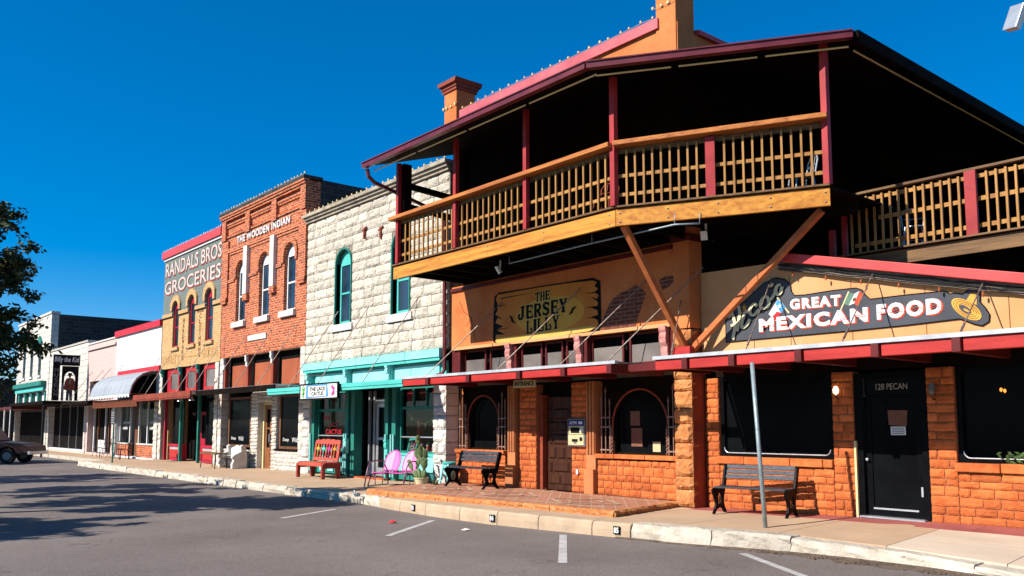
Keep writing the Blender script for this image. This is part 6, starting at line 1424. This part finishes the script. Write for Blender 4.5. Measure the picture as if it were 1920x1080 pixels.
MB().add([(.8, -.76, 1.1), (.8, .76, 1.1), (.345, .64, 1.70), (.345, -.64, 1.70)], [(0, 1, 2, 3)]).build('windscreen', 'glass_blue', pk)
bx('front_bumper', 'chrome', pk, 2.47, 2.6, -.9, .9, .42, .58, bevel=.02); bx('side_strip', 'chrome', pk, -1.0, 1.0, -.915, -.902, .66, .69)
# bay number plates on the kerb face
for txt, px, py in (('83', 785, 951), ('84', 950, 969), ('85', 1165, 993)):
    p = onZ(px, py, -.11); ky, kz = kerbat(p.x); sl_k = (kerbat(p.x+.1)[0]-kerbat(p.x-.1)[0])/.2
    k = thing('number_plate', 'small black plate numbered %s on the kerb face' % txt, 'number plate', (p.x, ky-.03, -.11), math.atan(sl_k), 'bay number plates on the kerb')
    bx('plate', 'ink', k, -.058, .058, -.012, .012, -.06, .06); lettering(txt, -.046, .046, -.045, .045, -.016, 'white', k, bold=.03)
# lamps fixed to the buildings
def floodlight(label, loc, rot, arm, sc=1.0):
    t = thing('floodlight', label, 'light', loc)
    o = MB(); o.box(-.09, .09, -.02, .06, -.14, .14); o.box(-.1, .1, -.035, -.02, -.15, .15); o = o.build('housing', 'chrome', t, bevel=.01); o.rotation_euler = rot
    MB().tube([(0, .05, 0)]+arm, .018, 6).build('arm', 'white', t); o.scale = (sc, sc, sc); return t
pf_ = onY(1903, 33, -2.3)
t = floodlight('grey floodlight high at the upper right on a bent arm against the sky', pf_, (R_(-15), R_(12), R_(-25)), [(.15, .1, -.02), (.5, .2, .05), (1.0, .25, .05)])
MB().tube([(1.0, .25, .3), (1.0, .25, -pf_.z+walkz(pf_.x+1, -2.05))], .06, 10).build('pole', 'galv', t)
t.children[0].scale = (1.0, 1.0, 1.0)
p = onZ(1320, 441, 4.98); floodlight('small pale floodlight under the right end of the balcony deck', p, (R_(40), 0, R_(30)), [(0, .06, .08), (0, .06, 5.2-p.z)], .62)
p = onZ(934, 506, 4.98); floodlight('small grey floodlight under the middle of the balcony deck', p, (R_(30), 0, R_(-20)), [(0, .06, .08), (0, .06, 5.2-p.z)], .62)
cdt = MB(); c = [onZ(955, 494, 5.0), onZ(1110, 456, 5.0), onZ(1265, 421, 5.0), onZ(1312, 419, 5.0)]; cdt.tube(c, .016, 6)
for q in c: cdt.tube([q, q+Vector((0, 0, 5.2-q.z))], .008, 5)
tag(cdt.build('conduit_pipe', 'galv', smooth=True), 'thin grey conduit running along under the balcony deck', 'pipe')
for (px, lb) in ((1567, 'lit round porch lamp on the brick left of the black glass door'), (1747, 'small unlit bracket lamp on the brick right of the black glass door')):
    p = onY(px, 733, .26); t = thing('wall_lamp', lb, 'lamp', p)
    q = MB(); q.lathe([(.0, -.07), (.045, -.03), (.05, .02), (.03, .07), (.0, .085)], (0, 0, 0), 14); q.build('globe', 'lampglow' if px == 1567 else 'glass_grey', t, smooth=True)
    MB().tube([(0, 0, -.07), (0, .03, -.12), (0, .09, -.13)], .012, 6).build('bracket', 'black_metal', t)
    if px == 1747: MB().lathe([(.06, .05), (.02, .12), (.0, .14)], (0, 0, 0), 12).build('cap', 'galv', t)
for k, (px, py) in enumerate(((1877, 731), (1884, 733))):
    p = onY(px, py, .44); q = MB(); q.lathe([(.0, -.03), (.02, -.01), (.018, .02), (.0, .035)], p, 10); tag(q.build('amber_lamp', 'amberglow', smooth=True), ['left one of two small amber lamps glowing in the restaurant window', 'right one of two small amber lamps glowing in the restaurant window'][k], 'lamp')
p = onY(1905, 854, .3); wp = MB(); rg = random.Random(2)
for k in range(40):
    a = rg.uniform(0, 6.28); r = rg.uniform(.05, .22); c_ = Vector((math.cos(a)*r*1.4, math.sin(a)*r*.3, rg.uniform(.0, .14))); d = Vector((rg.uniform(-1, 1), rg.uniform(-.4, .4), rg.uniform(0, 1))).normalized()*.05; s_ = d.cross(Vector((0, 1, .3))).normalized()*.02; wp.add([c_-d, c_+s_, c_+d, c_-s_], [(0, 1, 2, 3)])
tag(wp.build('window_plant', 'leaf2', loc=(-4.75, .3, 1.02)), 'leafy green plant on the sill of the right hand restaurant window', 'plant')
for (x, z, w_, h_, lb, m_) in ((-12.72+.5, 1.55, .26, .3, 'upper pale notice inside the right grilled window', 'brownpaper'), (-12.7+.5, 1.12, .3, .38, 'lower pale notice inside the right grilled window', 'brownpaper'), (-11.62, 1.02, .2, .2, 'cream notice card standing at the right in the grilled window', 'atm_cream')):
    tag(bx('window_notice', m_, None, x, x+w_, .355, .362, z, z+h_), lb, 'notice')
# litter and a gutter weed
p = onZ(737, 981, ZR); q = MB(); q.add([(-.11, -.04, .006), (.02, -.07, .01), (.1, .0, .05), (.0, .06, .012), (-.03, .0, .06)], [(0, 1, 4), (1, 2, 4), (2, 3, 4), (3, 0, 4)]); tag(q.build('paper_scrap', 'bright_red', loc=p), 'crumpled red scrap lying on the road by a parking line', 'litter')
p = onZ(873, 995, ZR); q = MB(); q.add([(-.1, -.03, .006), (.03, -.05, .01), (.1, .02, .03), (-.02, .05, .012), (0, .0, .045)], [(0, 1, 4), (1, 2, 4), (2, 3, 4), (3, 0, 4)]); tag(q.build('dry_leaf', 'creamstone', loc=p), 'curled dry leaf lying on the road below the kerb', 'leaf')
wd = MB(); rg = random.Random(12)
for k in range(46):
    a = rg.uniform(0, 6.28); L = rg.uniform(.05, .17); r = rg.uniform(.3, 1); tip = Vector((math.cos(a)*L*r, math.sin(a)*L*r, L*.8)); b_ = Vector((rg.uniform(-.05, .05), rg.uniform(-.03, .03), 0)); s_ = Vector((-math.sin(a), math.cos(a), 0))*.008; wd.add([b_-s_, b_+s_, tip+s_*.5, tip-s_*.5], [(0, 1, 2, 3)])
p = onZ(1682, 1056, ZR); tag(wd.build('gutter_weed', 'leaf2', loc=(p.x, p.y, ZR)), 'small weed sprouting in the gutter dirt at the kerb', 'weed')
# iron ring bolt in the kerb by the step
p = onZ(655, 928, -.02); q = MB(); q.tube([(.05*math.cos(t*.55), 0, .06+.05*math.sin(t*.55)) for t in range(12)], .012, 6); q.box(.1, .2, -.05, .05, -.02, .06); tag(q.build('ring_bolt', 'galv', loc=(p.x, p.y+.12, kerbat(p.x)[1])), 'old iron hitching ring set in the kerb stone beside the concrete kerb', 'ring')
# vertical water pipe on the white corner pier
# ------------------------------------------------------------------ trees
def tree(name, label, loc, seed, H, crown, nleaf, leaf=.09, group=None, reach=(), mat_='leaf'):
    rg = random.Random(seed); t = thing(name, label, 'tree', loc, 0, group); cx, cy, cz, rx_, ry_, rz_ = crown
    tr = MB(); top = Vector((cx*.6, cy*.6, cz)); tr.tube([(0, 0, -.05), (cx*.1, cy*.1, H*.25), (cx*.3, cy*.3, H*.5), top], [.2, .16, .13, .07], 10)
    tips = []
    for k in range(26):
        a = rg.uniform(0, 6.28); el = rg.uniform(-.35, .9); rr = rg.uniform(.6, .95); q = Vector((cx+rx_*rr*math.cos(a)*math.cos(el), cy+ry_*rr*math.sin(a)*math.cos(el), cz+rz_*rr*math.sin(el))); tips.append(q)
    for q in reach: tips.append(Vector(q))
    cl = []
    for q in tips:
        s0 = Vector((cx*.3, cy*.3, H*.5)).lerp(top, rg.random()); m_ = s0.lerp(q, .5)+Vector((rg.uniform(-.2, .2), rg.uniform(-.2, .2), rg.uniform(0, .35)))
        tr.tube([s0, m_, q], [.05, .028, .008], 6)
        for j in range(7):
            f = rg.uniform(.45, 1.0); b0 = (m_.lerp(q, (f-.5)*2) if f > .5 else s0.lerp(m_, f*2)); d = Vector((rg.gauss(0, 1), rg.gauss(0, 1), rg.gauss(.0, .7))).normalized()*rg.uniform(.25, .65); tr.tube([b0, b0+d*.5+Vector((0, 0, .03)), b0+d], [.01, .007, .003], 4, False); cl.append((b0, b0+d))
    tr.build('trunk', 'bark', t, smooth=True)
    lf = MB(); vs = []; fs = []
    for k in range(nleaf):
        a, b = cl[rg.randrange(len(cl))]; p = a.lerp(b, rg.uniform(.15, 1.08))+Vector((rg.gauss(0, .07), rg.gauss(0, .07), rg.gauss(0, .06)))
        d = Vector((rg.gauss(0, 1), rg.gauss(0, 1), rg.gauss(-.15, .7))).normalized(); L = leaf*rg.uniform(.6, 1.25); s_ = d.cross(Vector((rg.gauss(0, 1), rg.gauss(0, 1), rg.gauss(0, 1)))).normalized()*L*.26
        o = len(vs); vs += [p, p+d*L*.5+s_, p+d*L, p+d*L*.5-s_]; fs.append((o, o+1, o+2, o+3))
    lf.v = vs; lf.f = fs; lf.mi = [0]*len(fs); me = bpy.data.meshes.new('crown'); me.from_pydata([tuple(v) for v in vs], [], fs); me.materials.append(M[mat_]); o = bpy.data.objects.new('crown', me); COL.objects.link(o); o.parent = t
    return t
G_ = 'dark leafy trees along the near side of the street'
tree('oak_tree', 'dark leafy tree reaching into the left edge of the view', (-21.0, -12.0, ZR), 5, 4.6, (.2, .95, 4.85, 2.2, 1.95, 2.05), 32000, .125, G_, reach=[(.3, 2.6, 4.6), (-.2, 2.95, 4.1), (.5, 2.85, 3.4), (.3, 2.6, 2.9), (.4, 2.4, 5.6), (.2, 2.5, 2.5), (0, 2.6, 4.0), (-.6, 2.7, 3.6), (-.4, 2.5, 5.0), (.3, 2.3, 3.0), (0, 2.3, 6.5), (.1, 2.5, 6.2), (-.2, 2.6, 5.8), (.3, 2.65, 5.4), (.2, 2.7, 3.2)])
tree('oak_tree', 'low dense tree of the row nearest the viewpoint, out to the left', (-18.6, -15.2, ZR), 33, 3.2, (.0, .2, 3.5, 2.4, 2.0, 1.5), 26000, .14, G_)
tree('oak_tree', 'middle tree of the row that shades the road off to the left', (-22.5, -12.9, ZR), 8, 4.4, (.2, .3, 4.4, 2.7, 2.2, 1.7), 26000, .16, G_)
tree('oak_tree', 'second farthest tree of the row that shades the road', (-27.6, -13.2, ZR), 12, 4.8, (.2, .4, 4.9, 2.8, 2.5, 1.8), 26000, .16, G_)
tree('oak_tree', 'farthest tree of the row that shades the road', (-34.5, -13.6, ZR), 15, 4.8, (.2, .3, 5.0, 3.0, 2.6, 1.9), 22000, .16, G_)
tree('oak_tree', 'tree shading the parked brown pickup', (-49.8, -13.4, ZR), 19, 6.0, (.0, .4, 5.6, 4.0, 3.2, 2.4), 34000, .2, G_)
# what closes the street at its far end
fb = thing('dark_brick_building', 'low dark brick building beyond the last stone building at the far end of the street', 'building')
front(fb, 'front_wall', 'darkbrick', -96, -79, -.3, 5.2, -3.0, -2.6, [[(-94, 0), (-81, 0), (-81, 2.6), (-94, 2.6)]]); bx('side_wall', 'darkbrick', fb, -79.4, -79, -2.59, 12, -.3, 5.2); bx('roof', 'darkwood', fb, -96, -79.41, -2.59, 12, 4.9, 5.0); bx('shop_glass', 'glass', fb, -94, -81, -2.75, -2.7, 0, 2.6)
up = thing('utility_pole', 'weathered wooden utility pole behind the foliage at the far left', 'pole', (-78.0, -3.4, -.3)); MB().tube([(0, 0, 0), (0, 0, 9.5)], [.16, .11], 10).build('pole', 'weathered', up); MB().bar((0, -1.2, 8.8), (0, 1.2, 8.8), .12, .12).build('cross_arm', 'weathered', up)
tree('far_tree', 'dark broad tree rising behind the low dark brick building', (-102, -2, -.3), 23, 7.5, (0, 0, 7.0, 5.0, 5.0, 3.4), 7000, .42, 'trees at the far end of the street')
tree('far_tree', 'second dark tree at the very end of the street', (-112, -9, -.3), 29, 7.5, (0, 0, 6.5, 5.5, 5.0, 3.6), 7000, .42, 'trees at the far end of the street')
